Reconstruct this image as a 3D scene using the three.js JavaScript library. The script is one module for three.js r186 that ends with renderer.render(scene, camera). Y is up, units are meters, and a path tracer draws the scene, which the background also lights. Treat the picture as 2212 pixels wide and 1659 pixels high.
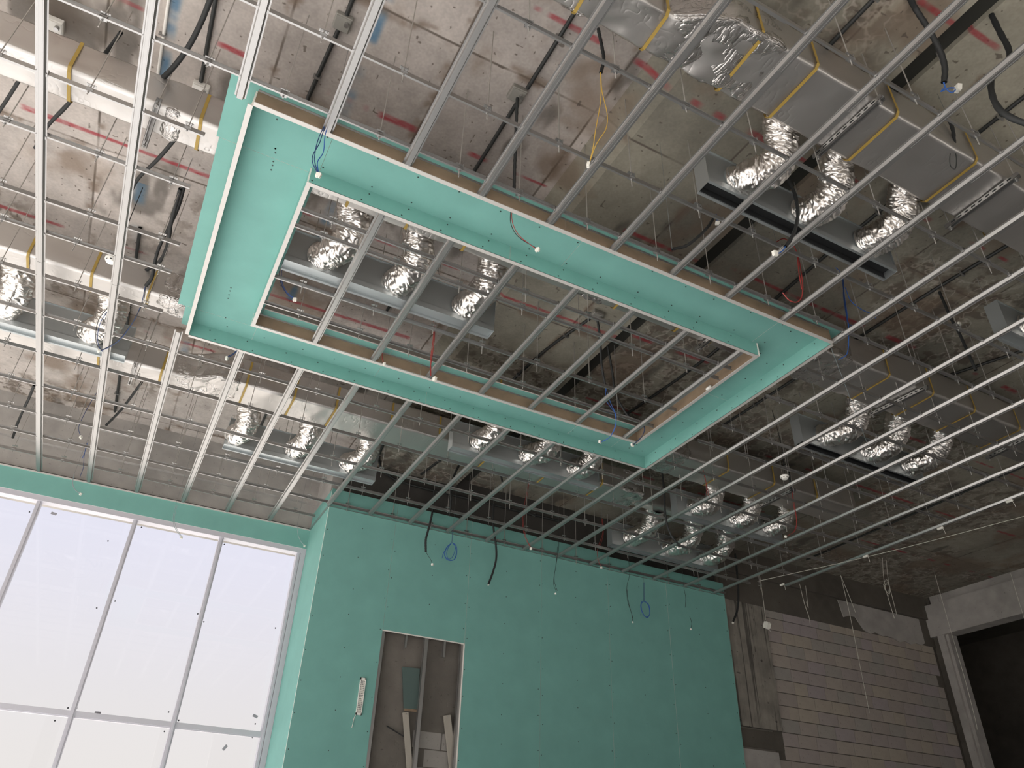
import * as THREE from 'three';
import { mergeGeometries, mergeVertices } from 'three/addons/utils/BufferGeometryUtils.js';
import { RoundedBoxGeometry } from 'three/addons/geometries/RoundedBoxGeometry.js';

/* ---------- camera, sky, sun, exposure ---------- */
const scene = new THREE.Scene();
const camera = new THREE.PerspectiveCamera(53.48, 2212 / 1659, 0.05, 200);
camera.position.set(0, 1.6, 0);
camera.up.set(-0.28136695, 0.83084435, 0.48013571);
camera.lookAt(0.3705834, 1.6 + 0.55561337, -0.74428605);
camera.updateProjectionMatrix();

const renderer = new THREE.WebGLRenderer({ antialias: true });
renderer.toneMapping = THREE.LinearToneMapping;
renderer.toneMappingExposure = 1.16;
renderer.shadowMap.enabled = true;

{ // clear hazy sky: a soft fade from a warm white horizon to pale blue
  const W = 64, H = 128, d = new Float32Array(W * H * 4), hor = [0.715, 0.685, 0.665], mid = [0.70, 0.70, 0.82], top = [0.5, 0.6, 0.87];
  for (let j = 0; j < H; j++) {
    const el = ((j + 0.5) / H - 0.5) * 180, t = THREE.MathUtils.smoothstep(el, 3, 24), u = THREE.MathUtils.smoothstep(el, 25, 80);
    for (let i = 0; i < W; i++) {
      const o = (j * W + i) * 4;
      for (let c = 0; c < 3; c++) { const a = hor[c] + (mid[c] - hor[c]) * t; d[o + c] = a + (top[c] - a) * u; }
      d[o + 3] = 1;
    }
  }
  const sky = new THREE.DataTexture(d, W, H, THREE.RGBAFormat, THREE.FloatType);
  sky.mapping = THREE.EquirectangularReflectionMapping; sky.magFilter = THREE.LinearFilter; sky.needsUpdate = true;
  scene.background = sky;
}
const sun = new THREE.DirectionalLight(0xfffaf5, 17);
sun.position.set(-20, 14.0, 0.2); sun.target.position.set(0, 0, -2);
sun.castShadow = true; sun.shadow.mapSize.set(2048, 2048);
Object.assign(sun.shadow.camera, { left: -22, right: 22, top: 22, bottom: -22, near: 1, far: 70 });
scene.add(sun, sun.target);

/* ---------- helpers ---------- */
const taken = new Map();
function numbered(n) { const k = taken.get(n) ?? 0; taken.set(n, k + 1); return k ? n + '_' + String(k).padStart(3, '0') : n; }
function rng(seed) { let s = seed | 0; return () => { s = (s + 0x6d2b79f5) | 0; let t = Math.imul(s ^ (s >>> 15), 1 | s); t = (t + Math.imul(t ^ (t >>> 7), 61 | t)) ^ t; return ((t ^ (t >>> 14)) >>> 0) / 4294967296; }; }
function obj(name, geo, mat, parent = scene) {
  const g = Array.isArray(geo) ? merge(geo) : geo;
  const m = new THREE.Mesh(g, mat); m.name = parent === scene ? numbered(name) : name; m.castShadow = m.receiveShadow = true;
  parent.add(m); return m;
}
function merge(list) { const l = list.map((g) => { const k = g.index ? g.toNonIndexed() : g; for (const a of Object.keys(k.attributes)) if (!['position', 'normal', 'uv'].includes(a)) k.deleteAttribute(a); k.clearGroups(); return k; }); return l.length > 1 ? mergeGeometries(l) : l[0]; }
function tag(o, label, category, group) { o.userData.label = label; o.userData.category = category; if (group) o.userData.group = group; return o; }
function thing(name, label, category, pos = [0, 0, 0], group) { const o = new THREE.Group(); o.name = numbered(name); o.position.set(...pos); scene.add(o); return tag(o, label, category, group); }
function struct(name, geo, mat) { const m = obj(name, geo, mat); m.userData.kind = 'structure'; return m; }
function structGroup(name) { const o = new THREE.Group(); o.name = numbered(name); o.userData.kind = 'structure'; scene.add(o); return o; }
// axis-aligned box from corner to corner with uv in metres
function bx(x0, x1, y0, y1, z0, z1) {
  const g = new THREE.BoxGeometry(x1 - x0, y1 - y0, z1 - z0); g.translate((x0 + x1) / 2, (y0 + y1) / 2, (z0 + z1) / 2);
  return uvm(g);
}
function uvm(g) {
  const p = g.attributes.position, n = g.attributes.normal, uv = new Float32Array(p.count * 2);
  for (let i = 0; i < p.count; i++) {
    const ax = Math.abs(n.getX(i)), ay = Math.abs(n.getY(i)), az = Math.abs(n.getZ(i));
    if (ay >= ax && ay >= az) { uv[2 * i] = p.getX(i); uv[2 * i + 1] = p.getZ(i); }
    else if (ax >= az) { uv[2 * i] = p.getZ(i); uv[2 * i + 1] = p.getY(i); }
    else { uv[2 * i] = p.getX(i); uv[2 * i + 1] = p.getY(i); }
  }
  g.setAttribute('uv', new THREE.BufferAttribute(uv, 2)); return g;
}
const V = (a) => new THREE.Vector3(...a);
function cyl(a, b, r, seg = 8) {
  const A = V(a), B = V(b), d = B.clone().sub(A), g = new THREE.CylinderGeometry(r, r, d.length(), seg);
  g.applyQuaternion(new THREE.Quaternion().setFromUnitVectors(new THREE.Vector3(0, 1, 0), d.normalize())); g.translate((A.x + B.x) / 2, (A.y + B.y) / 2, (A.z + B.z) / 2); return g;
}
function tube(pts, r, seg = 6, per = 6) { const c = new THREE.CatmullRomCurve3(pts.map(V), false, 'centripetal'); return new THREE.TubeGeometry(c, Math.max(4, (pts.length - 1) * per), r, seg, false); }
// closed profile (x,y) swept along z from z0 to z1
function prism(profile, z0, z1) {
  const s = new THREE.Shape(profile.map((p) => new THREE.Vector2(...p))), g = new THREE.ExtrudeGeometry(s, { depth: Math.abs(z1 - z0), bevelEnabled: false });
  g.translate(0, 0, Math.min(z0, z1)); return uvm(g);
}
/* noise */
function h2(x, y, s) { let n = Math.imul(x, 374761393) + Math.imul(y, 668265263) + Math.imul(s, 1274126177); n = Math.imul(n ^ (n >>> 13), 1274126177); return ((n ^ (n >>> 16)) >>> 0) / 4294967296; }
function vn(x, y, s) { const xi = Math.floor(x), yi = Math.floor(y), fx = x - xi, fy = y - yi, u = fx * fx * (3 - 2 * fx), v = fy * fy * (3 - 2 * fy); const a = h2(xi, yi, s), b = h2(xi + 1, yi, s), c = h2(xi, yi + 1, s), d = h2(xi + 1, yi + 1, s); return a + (b - a) * u + (c - a) * v + (a - b - c + d) * u * v; }
function fbm(x, y, s, o = 4) { let t = 0, a = 0.5, k = 0; for (let i = 0; i < o; i++) { t += a * vn(x, y, s + i * 17); k += a; a *= 0.5; x = x * 2.03 + 11.3; y = y * 2.03 + 7.7; } return t / k; }
const sst = THREE.MathUtils.smoothstep, lerp = THREE.MathUtils.lerp, clamp = THREE.MathUtils.clamp;
function hash3(x, y, z) { return h2(x + z * 131, y + z * 57, 91); }
function vn3(x, y, z) { const zi = Math.floor(z), f = z - zi, w = f * f * (3 - 2 * f); return lerp(vn(x + zi * 31.7, y + zi * 17.3, 5), vn(x + (zi + 1) * 31.7, y + (zi + 1) * 17.3, 5), w); }
function tex(w, h, fn, srgb = true, rep = 1) {
  const d = new Uint8Array(w * h * 4);
  for (let j = 0; j < h; j++) for (let i = 0; i < w; i++) { const c = fn((i + 0.5) / w, (j + 0.5) / h), o = (j * w + i) * 4; if (c.length) { d[o] = clamp(c[0], 0, 255); d[o + 1] = clamp(c[1], 0, 255); d[o + 2] = clamp(c[2], 0, 255); } else d[o] = d[o + 1] = d[o + 2] = clamp(c * 255, 0, 255); d[o + 3] = 255; }
  const t = new THREE.DataTexture(d, w, h); t.wrapS = t.wrapT = THREE.RepeatWrapping; t.magFilter = THREE.LinearFilter; t.minFilter = THREE.LinearMipmapLinearFilter; t.generateMipmaps = true;
  if (srgb) t.colorSpace = THREE.SRGBColorSpace; t.repeat.set(rep, rep); t.needsUpdate = true; return t;
}
// noise that tiles over the unit square
function tn(u, v, f, s) { const p = (x, m) => ((x % m) + m) % m, x = u * f, y = v * f, xi = Math.floor(x), yi = Math.floor(y), fx = x - xi, fy = y - yi, a = fx * fx * (3 - 2 * fx), b = fy * fy * (3 - 2 * fy); const q = (i, j) => h2(p(i, f), p(j, f), s); return lerp(lerp(q(xi, yi), q(xi + 1, yi), a), lerp(q(xi, yi + 1), q(xi + 1, yi + 1), a), b); }
function tfbm(u, v, f, s, o = 4) { let t = 0, a = 0.5, k = 0; for (let i = 0; i < o; i++) { t += a * tn(u, v, f, s + i * 13); k += a; a *= 0.5; f *= 2; } return t / k; }

/* ---------- materials ---------- */
const std = (o) => new THREE.MeshStandardMaterial(o);
const hex = (s) => new THREE.Color(s);
const tConc = tex(1024, 1024, (u, v) => { const a = tfbm(u, v, 4, 3, 6), b = tfbm(u, v, 24, 9, 4), k = 0.78 + 0.34 * a + 0.16 * (b - 0.5) - (tn(u, v, 160, 5) > 0.955 ? 0.16 : 0); return [172 * k, 168 * k, 163 * k]; }, true, 0.25);
const tConcBump = tex(512, 512, (u, v) => 0.5 * tfbm(u, v, 16, 31, 5) + 0.5 * (tn(u, v, 96, 8) > 0.9 ? 0.2 : 0.75), false, 0.4);
const tSpangle = tex(512, 512, (u, v) => 0.42 + 0.5 * (tfbm(u, v, 20, 77, 4) - 0.5), false, 1.4);
const tFoilBump = tex(1024, 1024, (u, v) => { let r = 0; for (let i = 0; i < 3; i++) { const f = 7 << i; r += Math.pow(1 - Math.abs(2 * tn(u + 0.07 * tn(u, v, 6, 5 + i), v + 0.07 * tn(u, v, 6, 15 + i), f, 40 + i) - 1), 3) / (1 << i); } return clamp(r * 0.5, 0, 1); }, false, 2.2);
const tFoilSoft = tex(512, 512, (u, v) => tfbm(u, v, 5, 61, 3) * 0.7 + 0.3 * Math.pow(1 - Math.abs(2 * tn(u, v, 22, 64) - 1), 4) * sst(tn(u, v, 4, 66), 0.45, 0.75), false, 1.1);
const tGreen = tex(512, 512, (u, v) => { const k = 0.96 + 0.08 * tfbm(u, v, 6, 21, 5); return [116 * k, 169 * k, 160 * k]; }, true, 0.8);
const tBrown = tex(256, 256, (u, v) => { const k = 0.9 + 0.2 * tfbm(u, v, 12, 4, 4); return [139 * k, 120 * k, 99 * k]; }, true, 1);
const tBlock = tex(512, 512, (u, v) => { const k = 0.82 + 0.26 * tfbm(u, v, 5, 41, 5) - (tn(u, v, 120, 6) > 0.94 ? 0.14 : 0); return [228 * k, 226 * k, 226 * k]; }, true, 0.6);
const M = {
  galv: std({ color: 0xabaaa8, metalness: 0.85, roughness: 0.32 }),
  plenum: std({ color: 0xb9bfc0, metalness: 0.85, roughness: 0.44, bumpMap: tSpangle, bumpScale: 0.0004 }),
  blackIn: std({ color: 0x1b1d1e, roughness: 0.8 }),
  foil: std({ color: 0xe6e2dd, metalness: 1, roughness: 0.3, bumpMap: tFoilBump, bumpScale: 0.003 }),
  foilDuct: std({ color: 0xc6c3bf, metalness: 0.88, roughness: 0.38, bumpMap: tFoilSoft, bumpScale: 0.006 }),
  foilWrap: std({ color: 0xc6c3bf, metalness: 0.9, roughness: 0.26, bumpMap: tFoilBump, bumpScale: 0.012 }),
  strap: std({ color: 0xa88d45, roughness: 0.55 }),
  green: std({ map: tGreen, roughness: 0.78 }),
  brown: std({ map: tBrown, roughness: 0.85 }),
  gyp: std({ color: 0xe4e1da, roughness: 0.8 }),
  trim: std({ color: 0xc9c6c1, metalness: 0.3, roughness: 0.5 }),
  screw: std({ color: 0x2f413b, roughness: 0.6 }),
  conc: std({ map: tConc, roughness: 0.92, bumpMap: tConcBump, bumpScale: 0.004 }),
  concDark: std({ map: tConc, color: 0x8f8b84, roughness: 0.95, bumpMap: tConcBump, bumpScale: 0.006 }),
  concMid: std({ map: tConc, color: 0xb4b0aa, roughness: 0.95, bumpMap: tConcBump, bumpScale: 0.006 }),
  floor: std({ color: 0xcfcfd0, roughness: 0.85 }),
  ground: std({ color: 0xbdb9b2, roughness: 0.95 }),
  alu: std({ color: 0xc3c2c9, metalness: 0.1, roughness: 0.5 }),
  glass: new THREE.MeshPhysicalMaterial({ color: 0xffffff, transmission: 1, thickness: 0, roughness: 0, ior: 1.45 }),
  shadeStrip: std({ color: 0x31312c, roughness: 0.95 }),
  concShade: std({ map: tConc, color: 0x6b6a68, roughness: 0.95 }),  // concrete darkened in colour for the shade above the green lining
  rubber: std({ color: 0x3a3c40, roughness: 0.7 }),
  tape: std({ color: 0x9b9aa0, roughness: 0.7 }),
  black: std({ color: 0x242626, roughness: 0.62 }),
  pvc: std({ color: 0x2b2d2c, roughness: 0.5 }),
  plug: std({ color: 0xe6e4da, roughness: 0.5 }),
  white: std({ color: 0xe9e7e0, roughness: 0.45 }),
  box: std({ color: 0x8d8b84, roughness: 0.6, metalness: 0.3 }),
  rod: std({ color: 0xb3b0aa, metalness: 0.6, roughness: 0.5 }),
};
const wireMats = new Map();
const wireMat = (c) => { if (!wireMats.has(c)) wireMats.set(c, std({ color: hex(c), roughness: 0.5 })); return wireMats.get(c); };
const ORD = ['first', 'second', 'third', 'fourth', 'fifth', 'sixth', 'seventh', 'eighth', 'ninth', 'tenth', 'eleventh', 'twelfth', 'thirteenth', 'fourteenth', 'fifteenth', 'sixteenth', 'seventeenth', 'eighteenth', 'nineteenth', 'twentieth', 'twenty-first'];

// heights (metres above the floor): ceiling grid, coffer soffit, slab
const H0 = 6.0, HS = 6.155, HSLAB = 7.0;
const ZG = -9.9, ZW = -10.9;                       // green wall face, window wall
const CO = { x0: -0.17, x1: 5.22, z0: -3.77, z1: -6.72 }, CI = { x0: 0.33, x1: 4.78, z0: -4.25, z1: -6.27 };
const inFrame = (() => { camera.updateMatrixWorld(true); const m = new THREE.Matrix4().multiplyMatrices(camera.projectionMatrix, camera.matrixWorldInverse), v = new THREE.Vector3(); return (x, y, z, pad = 1.03) => { v.set(x, y, z).applyMatrix4(camera.matrixWorldInverse); if (v.z > -0.2) return false; v.set(x, y, z).applyMatrix4(m); return Math.abs(v.x) < pad && Math.abs(v.y) < pad; }; })();

/* ---------- the setting ---------- */
const X0 = -7, X1 = 14.75, ZN = 4;
struct('floor', bx(X0, X1 + 4, -0.3, 0, ZW - 0.2, ZN), M.floor);
struct('ground_outside', bx(-60, 60, -0.5, -0.31, -70, 60), M.ground);
{ // slab: several bays at their own levels
  const marks = (x, z) => { // spray-paint setting-out marks, red along x and blue along z
    let r = 0, b = 0;
    for (const [zz, xa, xb] of [[-1.35, -4, 12], [-2.77, -4, 12], [-4.18, -4, 12], [-5.6, -4, 12], [-7.0, -4, 12], [-8.45, -4, 12]]) {
      const w = 0.012 + 0.022 * vn(x * 0.9, zz, 3), dz = Math.abs(z - zz - 0.05 * (vn(x * 0.5, zz, 8) - 0.5));
      if (dz < w * 1.6) r = Math.max(r, (1 - sst(dz, w * 0.5, w * 1.5)) * sst(fbm(x * 2.3, zz * 3, 12, 4), 0.47, 0.57) * (0.25 + 0.9 * fbm(x * 16, z * 34, 4, 3)));
    }
    for (const [xx, za, zb, k0] of [[0.48, -4.5, -2.2, 1], [-0.93, -5.1, -2.5, 0.9], [-0.93, -7.6, -6.0, 0.7], [0.7, -7.0, -5.2, 0.9], [-0.2, -9.3, -8.4, 0.5]]) {
      const w = 0.03 + 0.03 * vn(z * 1.7, xx, 6), dx = Math.abs(x - xx - 0.06 * (vn(z * 0.8, xx, 2) - 0.5));
      if (dx < w * 1.6 && z > za && z < zb) b = Math.max(b, k0 * (1 - sst(dx, w * 0.2, w * 1.6)) * sst(fbm(z * 2.6, xx * 5, 22, 4), 0.42, 0.62) * (0.7 + 0.3 * fbm(x * 30, z * 14, 9, 2)));
    }
    return [r, b];
  };
  const slabTone = (x, z, base, dirt) => {
    const a = fbm(x * 0.8, z * 0.8, 1, 5), f = fbm(x * 9, z * 9, 33, 3), g = vn(x * 70, z * 70, 2), panel = h2(Math.floor(x / 1.22 + 0.1), Math.floor(z / 2.44 + 0.35), 7);
    let k = 0.78 + 0.38 * a + 0.14 * (f - 0.5) + 0.07 * (g - 0.5) + 0.13 * (panel - 0.5);
    let c = [base[0] * k, base[1] * k, base[2] * k];
    const mix = (q, t) => { for (let i = 0; i < 3; i++) c[i] += (q[i] - c[i]) * t; };
    // formwork joints: a thin ridge with grout bleed
    const sx = Math.abs((((x + 0.12 + 0.012 * vn(z * 3, 1, 4)) / 1.22) % 1 + 1) % 1 - 0.5) , sxm = (0.5 - sx) * 1.22;
    const sz = Math.abs((((z + 0.85 + 0.012 * vn(x * 3, 2, 4)) / 2.44) % 1 + 1) % 1 - 0.5), szm = (0.5 - sz) * 2.44;
    const sd = Math.min(sxm, szm * (h2(Math.floor(x / 1.22 + 0.1), 5, 3) > 0.3 ? 1 : 9));
    mix([86, 78, 70], (1 - sst(sd, 0.004, 0.014)) * (0.35 + 0.65 * sst(fbm(x * 4, z * 4, 51, 3), 0.35, 0.6)) * 0.85);
    mix([108, 92, 78], (1 - sst(sd, 0.01, 0.09)) * sst(fbm(x * 5, z * 5, 56, 4), 0.5, 0.72) * 0.7);
    // patches where the board skin tore: mottled scars
    const rough = sst(fbm(x * 0.55 + 3, z * 0.55, 71, 3), 0.52 - dirt, 0.68 - dirt);
    if (rough > 0) { const s1 = fbm(x * 11, z * 11, 75, 4), s2 = Math.abs(2 * fbm(x * 8, z * 8, 78, 3) - 1); mix([96, 86, 76], rough * sst(s1, 0.42, 0.64) * 0.75); mix([186, 178, 166], rough * (1 - sst(s2, 0.02, 0.12)) * 0.55); }
    // brown stains, dark smears and pock marks
    mix([116, 98, 82], sst(fbm(x * 1.3 + 9, z * 1.3, 81, 5), 0.6 - dirt * 0.5, 0.78 - dirt * 0.5) * 0.55);
    mix([70, 66, 60], sst(fbm(x * 2.6, z * 1.1 + 4, 87, 4), 0.68, 0.8) * 0.55);
    if (vn(x * 26, z * 26, 91) > 0.94) mix([78, 70, 62], 0.6);
    const [r, b] = marks(x, z); mix([150, 40, 48], Math.min(1, r) * 0.8); mix([50, 100, 140], Math.min(1, b) * 0.75);
    return c;
  };
  const slabMat = (x0, x1, z0, z1, w, h, base, dirt) => { const t = tex(w, h, (u, v) => slabTone(x0 + (x1 - x0) * u, z0 + (z1 - z0) * v, base, dirt)); t.wrapS = t.wrapT = THREE.ClampToEdgeWrapping; return std({ map: t, roughness: 0.93, bumpMap: tConcBump, bumpScale: 0.003 }); };
  const planar = (g, x0, x1, z0, z1) => { const p = g.attributes.position, uv = g.attributes.uv; for (let i = 0; i < p.count; i++) uv.setXY(i, (p.getX(i) - x0) / (x1 - x0), (p.getZ(i) - z0) / (z1 - z0)); return g; };
  const L = [-3.6, 2.7, -11.1, 0.6], mL = slabMat(...L, 1400, 2048, [182, 174, 167], 0.03), R = [2.3, 9.0, -10.2, 0.6], mR = slabMat(...R, 1400, 2048, [140, 136, 123], 0.09), Q = [9.0, 15, -10.2, 0], mQ = slabMat(...Q, 1024, 1400, [136, 131, 119], 0.05);
  struct('ceiling_slab', planar(bx(-3.6, 2.42, HSLAB, 7.3, -11.1, 0.6), ...L), mL);
  struct('ceiling_slab', bx(X0, -3.6, HSLAB, 7.3, -11.1, ZN), M.conc);
  struct('ceiling_slab', bx(-3.6, X1, HSLAB, 7.3, 0.6, ZN), M.conc);
  // shallow beam with a splayed left side
  const beam = prism([[2.42, 7.3], [2.42, HSLAB], [2.66, 6.86], [4.08, 6.86], [4.08, 7.3]], -10.05, 0.6); planar(beam, ...R); struct('ceiling_beam', beam, mR);
  struct('ceiling_shade_strip', bx(4.08, 4.33, 7.02, 7.3, -10.05, 0.6), M.shadeStrip); // added near-black strip: the dark band of shade beside the beam, put into colour
  struct('ceiling_slab', planar(bx(4.33, 9.0, 6.97, 7.3, -10.2, 0.6), ...R), mR);
  struct('ceiling_slab', planar(bx(9.0, X1, 6.97, 7.3, -10.2, 0.6), ...Q), mQ);
  struct('ceiling_beam', bx(-3.6, 2.3, 6.78, 7.2, -11.1, -10.82), M.conc);
}
// walls that close the hall; near-wall openings are added, unseen, for fill light
struct('wall_near', [bx(X0, X1, 5.4, 7.3, ZN, ZN + 0.2), bx(X0, X1, 0, 0.3, ZN, ZN + 0.2), ...[-7, -4, -1, 2].map((x) => bx(x, x + 0.4, 0, 7.3, ZN, ZN + 0.2)), bx(3.5, X1, 3.1, 7.3, ZN, ZN + 0.2), ...[5, 8, 11].map((x) => bx(x, x + 0.4, 0, 3.2, ZN, ZN + 0.2)), bx(13.5, X1, 0, 3.2, ZN, ZN + 0.2)], M.conc);
{ // left side: full-height openings between concrete piers
  const g = [bx(X0 - 0.25, X0, 5.75, 7.3, ZW - 0.2, ZN + 0.2), bx(X0 - 0.25, X0, 0, 0.15, ZW - 0.2, ZN + 0.2)];
  for (const z of [-10.9, -7.2, -3.5, 0.2, 3.8]) g.push(bx(X0 - 0.25, X0, 0, 7.3, z - 0.12, z + 0.12));
  struct('wall_left', g, M.conc);
}
// far concrete wall behind the green lining, with the block panel on its right part
{
  const w = structGroup('wall_far'), x0 = 2.3, zf = -10.05;
  obj('wall_core', bx(x0, X1 + 0.2, 0, 6.0, zf - 0.2, zf), M.concMid, w); obj('mortar_bed', bx(10.02, X1, 1.8, 5.99, zf, zf + 0.012), M.concDark, w); obj('wall_head', bx(x0, X1 + 0.2, 6.0, 7.4, zf - 0.2, zf - 0.002), M.concShade, w);
  obj('tie_beam', bx(9.15, X1, 6.52, 7.0, zf, zf + 0.09), M.concDark, w);
  obj('tie_beam_lower', bx(9.15, X1, 5.98, 6.52, zf, zf + 0.035), M.concDark, w);
  // trowelled patch with a ragged lower edge
  { const rr = rng(5), pts = [[12.15, 6.5], [14.42, 6.5], [14.42, 6.02]]; for (let x = 14.3; x > 12.2; x -= 0.16) pts.push([x, 6.0 - 0.06 * (x - 12.2) * 0.4 + 0.09 * (rr() - 0.5) + (x < 12.6 ? 0.22 : 0)]);
    const g = new THREE.ExtrudeGeometry(new THREE.Shape(pts.map((p) => new THREE.Vector2(...p))), { depth: 0.014, bevelEnabled: false }); g.translate(0, 0, zf + 0.036); obj('plaster_patch', g, M.conc, w); }
  // board-marked concrete column
  const tBoard = tex(512, 1024, (u, v) => { const k = 0.8 + 0.3 * fbm(u * 5, v * 12, 3, 5) + 0.1 * (fbm(u * 60, v * 3, 8, 3) - 0.5) - 0.32 * sst(fbm(u * 26, v * 1.3, 12, 3), 0.6, 0.72) - 0.3 * (vn(u * 16, v * 30, 15) > 0.93 ? 1 : 0); return [140 * k, 135 * k, 126 * k]; });
  const col = bx(9.22, 10.17, 3.95, 6.0, zf, zf + 0.075), p = col.attributes.position, uv = col.attributes.uv; for (let i = 0; i < p.count; i++) uv.setXY(i, (p.getX(i) - 9.22) / 0.95, (p.getY(i) - 3.95) / 2.05);
  obj('column', col, std({ map: tBoard, roughness: 0.92, bumpMap: tBoard, bumpScale: 0.006 }), w);
  obj('column_head', bx(9.22, 10.12, 5.72, 6.52, zf, zf + 0.05), M.concDark, w);
  obj('column_band', bx(9.2, 10.3, 3.66, 3.93, zf, zf + 0.02), M.concDark, w);
  obj('column_foot', bx(9.2, 10.02, 0, 3.62, zf, zf + 0.06), M.conc, w);
  // aggregate blocks, one by one
  const tints = ['#b0a8a0', '#aca49d', '#b5ada3', '#aea6a2', '#aaa69f', '#b5ada0', '#a7a49e', '#aea6a6'].map((c) => std({ color: hex(c).multiplyScalar(1.3), map: tBlock, roughness: 0.95, bumpMap: tConcBump, bumpScale: 0.004 }));
  const cache = new Map(), rr = rng(11), geo = (l) => { if (!cache.has(l)) cache.set(l, uvm(new RoundedBoxGeometry(l, 0.1995, 0.06, 1, 0.005))); return cache.get(l); };
  for (let row = 0; row < 21; row++) {
    const y = 1.95 + row * 0.2105; if (y > 5.98) break;
    if (y < 3.3) for (const bxx of [3.98 + (row % 2) * 0.17, 4.36 + (row % 2) * 0.2]) { const b = obj('block', geo(0.41), tints[6], w); b.position.set(bxx, y, zf - 0.022); }
    let x = (y > 3.6 ? 10.2 : 10.08) - (row % 2 ? 0.2 : 0);
    while (x < 14.5) {
      let l = [0.41, 0.41, 0.3, 0.45][Math.floor(rr() * 4)]; if (x < 10.18 && y > 3.6) l = 0.23; if (x + l > 14.6) l = Math.max(0.12, 14.66 - x);
      const b = obj('block', geo(l), tints[Math.floor(rr() * tints.length)], w); b.position.set(x + l / 2 + (x < 10.17 && y > 3.6 ? 0.2 : 0), y, zf + 0.0 + 0.0025 * (rr() - 0.5)); x += l + 0.003;
    }
  }
}
{ // right wall: corner pilaster, lintel, dark doorway, room beyond
  const x = 14.72;
  struct('wall_right', [bx(x, x + 0.25, 0, 7.3, -9.85, -9.66), bx(x, x + 0.25, 0, 7.3, -5.2, ZN), bx(x + 0.02, x + 0.25, 6.82, 7.3, -9.66, -5.2)], M.conc);
  struct('lintel', bx(x - 0.06, x + 0.25, 6.17, 6.8, -10.05, -5.0), M.conc);
  struct('door_frame_side', bx(x - 0.05, x + 0.04, 0, 6.17, -9.87, -9.72), M.conc);
  const w = structGroup('wall_beyond');
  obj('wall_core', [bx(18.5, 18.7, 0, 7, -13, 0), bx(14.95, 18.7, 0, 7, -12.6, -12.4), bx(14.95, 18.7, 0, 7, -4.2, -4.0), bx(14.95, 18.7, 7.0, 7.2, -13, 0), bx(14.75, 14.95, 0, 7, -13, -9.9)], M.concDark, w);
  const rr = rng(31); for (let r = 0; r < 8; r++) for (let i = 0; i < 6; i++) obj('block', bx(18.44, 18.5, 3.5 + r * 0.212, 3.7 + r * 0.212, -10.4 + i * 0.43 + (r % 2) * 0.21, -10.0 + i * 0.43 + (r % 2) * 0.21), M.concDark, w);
}
// green moisture-board lining of the far wall
function board(x0, x1, y0, y1, z0, z1, face) { // gypsum board: green face, brown back, white edges; face is the axis and sign of the green side
  const g = bx(x0, x1, y0, y1, z0, z1), order = ['+x', '-x', '+y', '-y', '+z', '-z'], opp = face[0] === '+' ? '-' + face[1] : '+' + face[1];
  return [g, order.map((o) => (o === face ? M.green : o === opp ? M.brown : M.gyp))];
}
const screwGeo = (() => { const g = new THREE.CylinderGeometry(0.0068, 0.0068, 0.003, 8); return g; })();
function screws(list, axis) { return merge(list.map(([x, y, z]) => { const g = screwGeo.clone(); if (axis === 'z') g.rotateX(Math.PI / 2); if (axis === 'x') g.rotateZ(Math.PI / 2); g.translate(x, y, z); return g; })); }
{
  const w = structGroup('wall_green_lining'), rr = rng(3), xs = [2.16, 3.15, 4.345, 5.56, 6.77, 7.94, 9.2], sc = [];
  for (let i = 0; i < 6; i++) {
    const a = xs[i] + 0.0015, b = xs[i + 1] - 0.0015, z = ZG - 0.001 * rr(), y0 = i === 1 ? 4.46 : 0;
    const [g, m] = board(a, b, y0, 6.28 + (i > 3 ? -0.05 : 0), z - 0.0125, z, '+z'); obj('gypsum_board', g, m, w);
    for (let k = 0; k < 3; k++) { const sx = [a + 0.03, (a + b) / 2 + 0.05 * (rr() - 0.5), b - 0.03][k]; for (let y = 2.4 + 0.2 * rr(); y < 5.9; y += 0.34 + 0.12 * rr()) if (y > y0 + 0.05) sc.push([sx + 0.02 * (rr() - 0.5), y, z + 0.0005]); }
  }
  const s = obj('screw_heads', screws(sc, 'z'), M.screw, w); s.userData.kind = 'stuff';
  const [g, m] = board(2.16, 2.1725, 0, 6.26, ZW, ZG - 0.013, '-x'); obj('return_board', g, m, w);
  // perimeter angle at ceiling height, fixed along the boards and round the return
  obj('perimeter_angle', [bx(2.16, 9.2, H0 + 0.0, H0 + 0.003, ZG, ZG + 0.02), bx(2.16, 9.2, H0, H0 + 0.012, ZG, ZG + 0.0015)], M.galv, w);
  obj('return_angle', [bx(2.13, 2.16, H0, H0 + 0.003, ZW, ZG), bx(2.157, 2.16, H0, H0 + 0.035, ZW, ZG)], M.galv, w);
  // doorway jambs, middle stud and short stubs left by the cut
  const stud = (x, y0, y1, w2 = 0.04) => [bx(x - w2 / 2, x + w2 / 2, y0, y1, ZG - 0.018, ZG - 0.0155), bx(x - w2 / 2, x - w2 / 2 + 0.002, y0, y1, ZG - 0.065, ZG - 0.0155), bx(x + w2 / 2 - 0.002, x + w2 / 2, y0, y1, ZG - 0.065, ZG - 0.0155)];
  obj('jamb_stud', stud(3.17, 0, 4.46, 0.05), M.galv, w); obj('jamb_stud', stud(4.325, 0, 4.46, 0.05), M.galv, w);
  obj('middle_stud', stud(3.79, 0, 4.5, 0.055), M.galv, w); obj('stud_stub', stud(3.5, 4.28, 4.5, 0.03), M.galv, w); obj('stud_stub', stud(4.06, 4.24, 4.5, 0.035), M.galv, w);
  obj('opening_edge', [bx(3.145, 4.35, 4.45, 4.462, ZG - 0.014, ZG + 0.003), bx(4.34, 4.352, 0, 4.46, ZG - 0.014, ZG + 0.003)], M.gyp, w);
}
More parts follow.
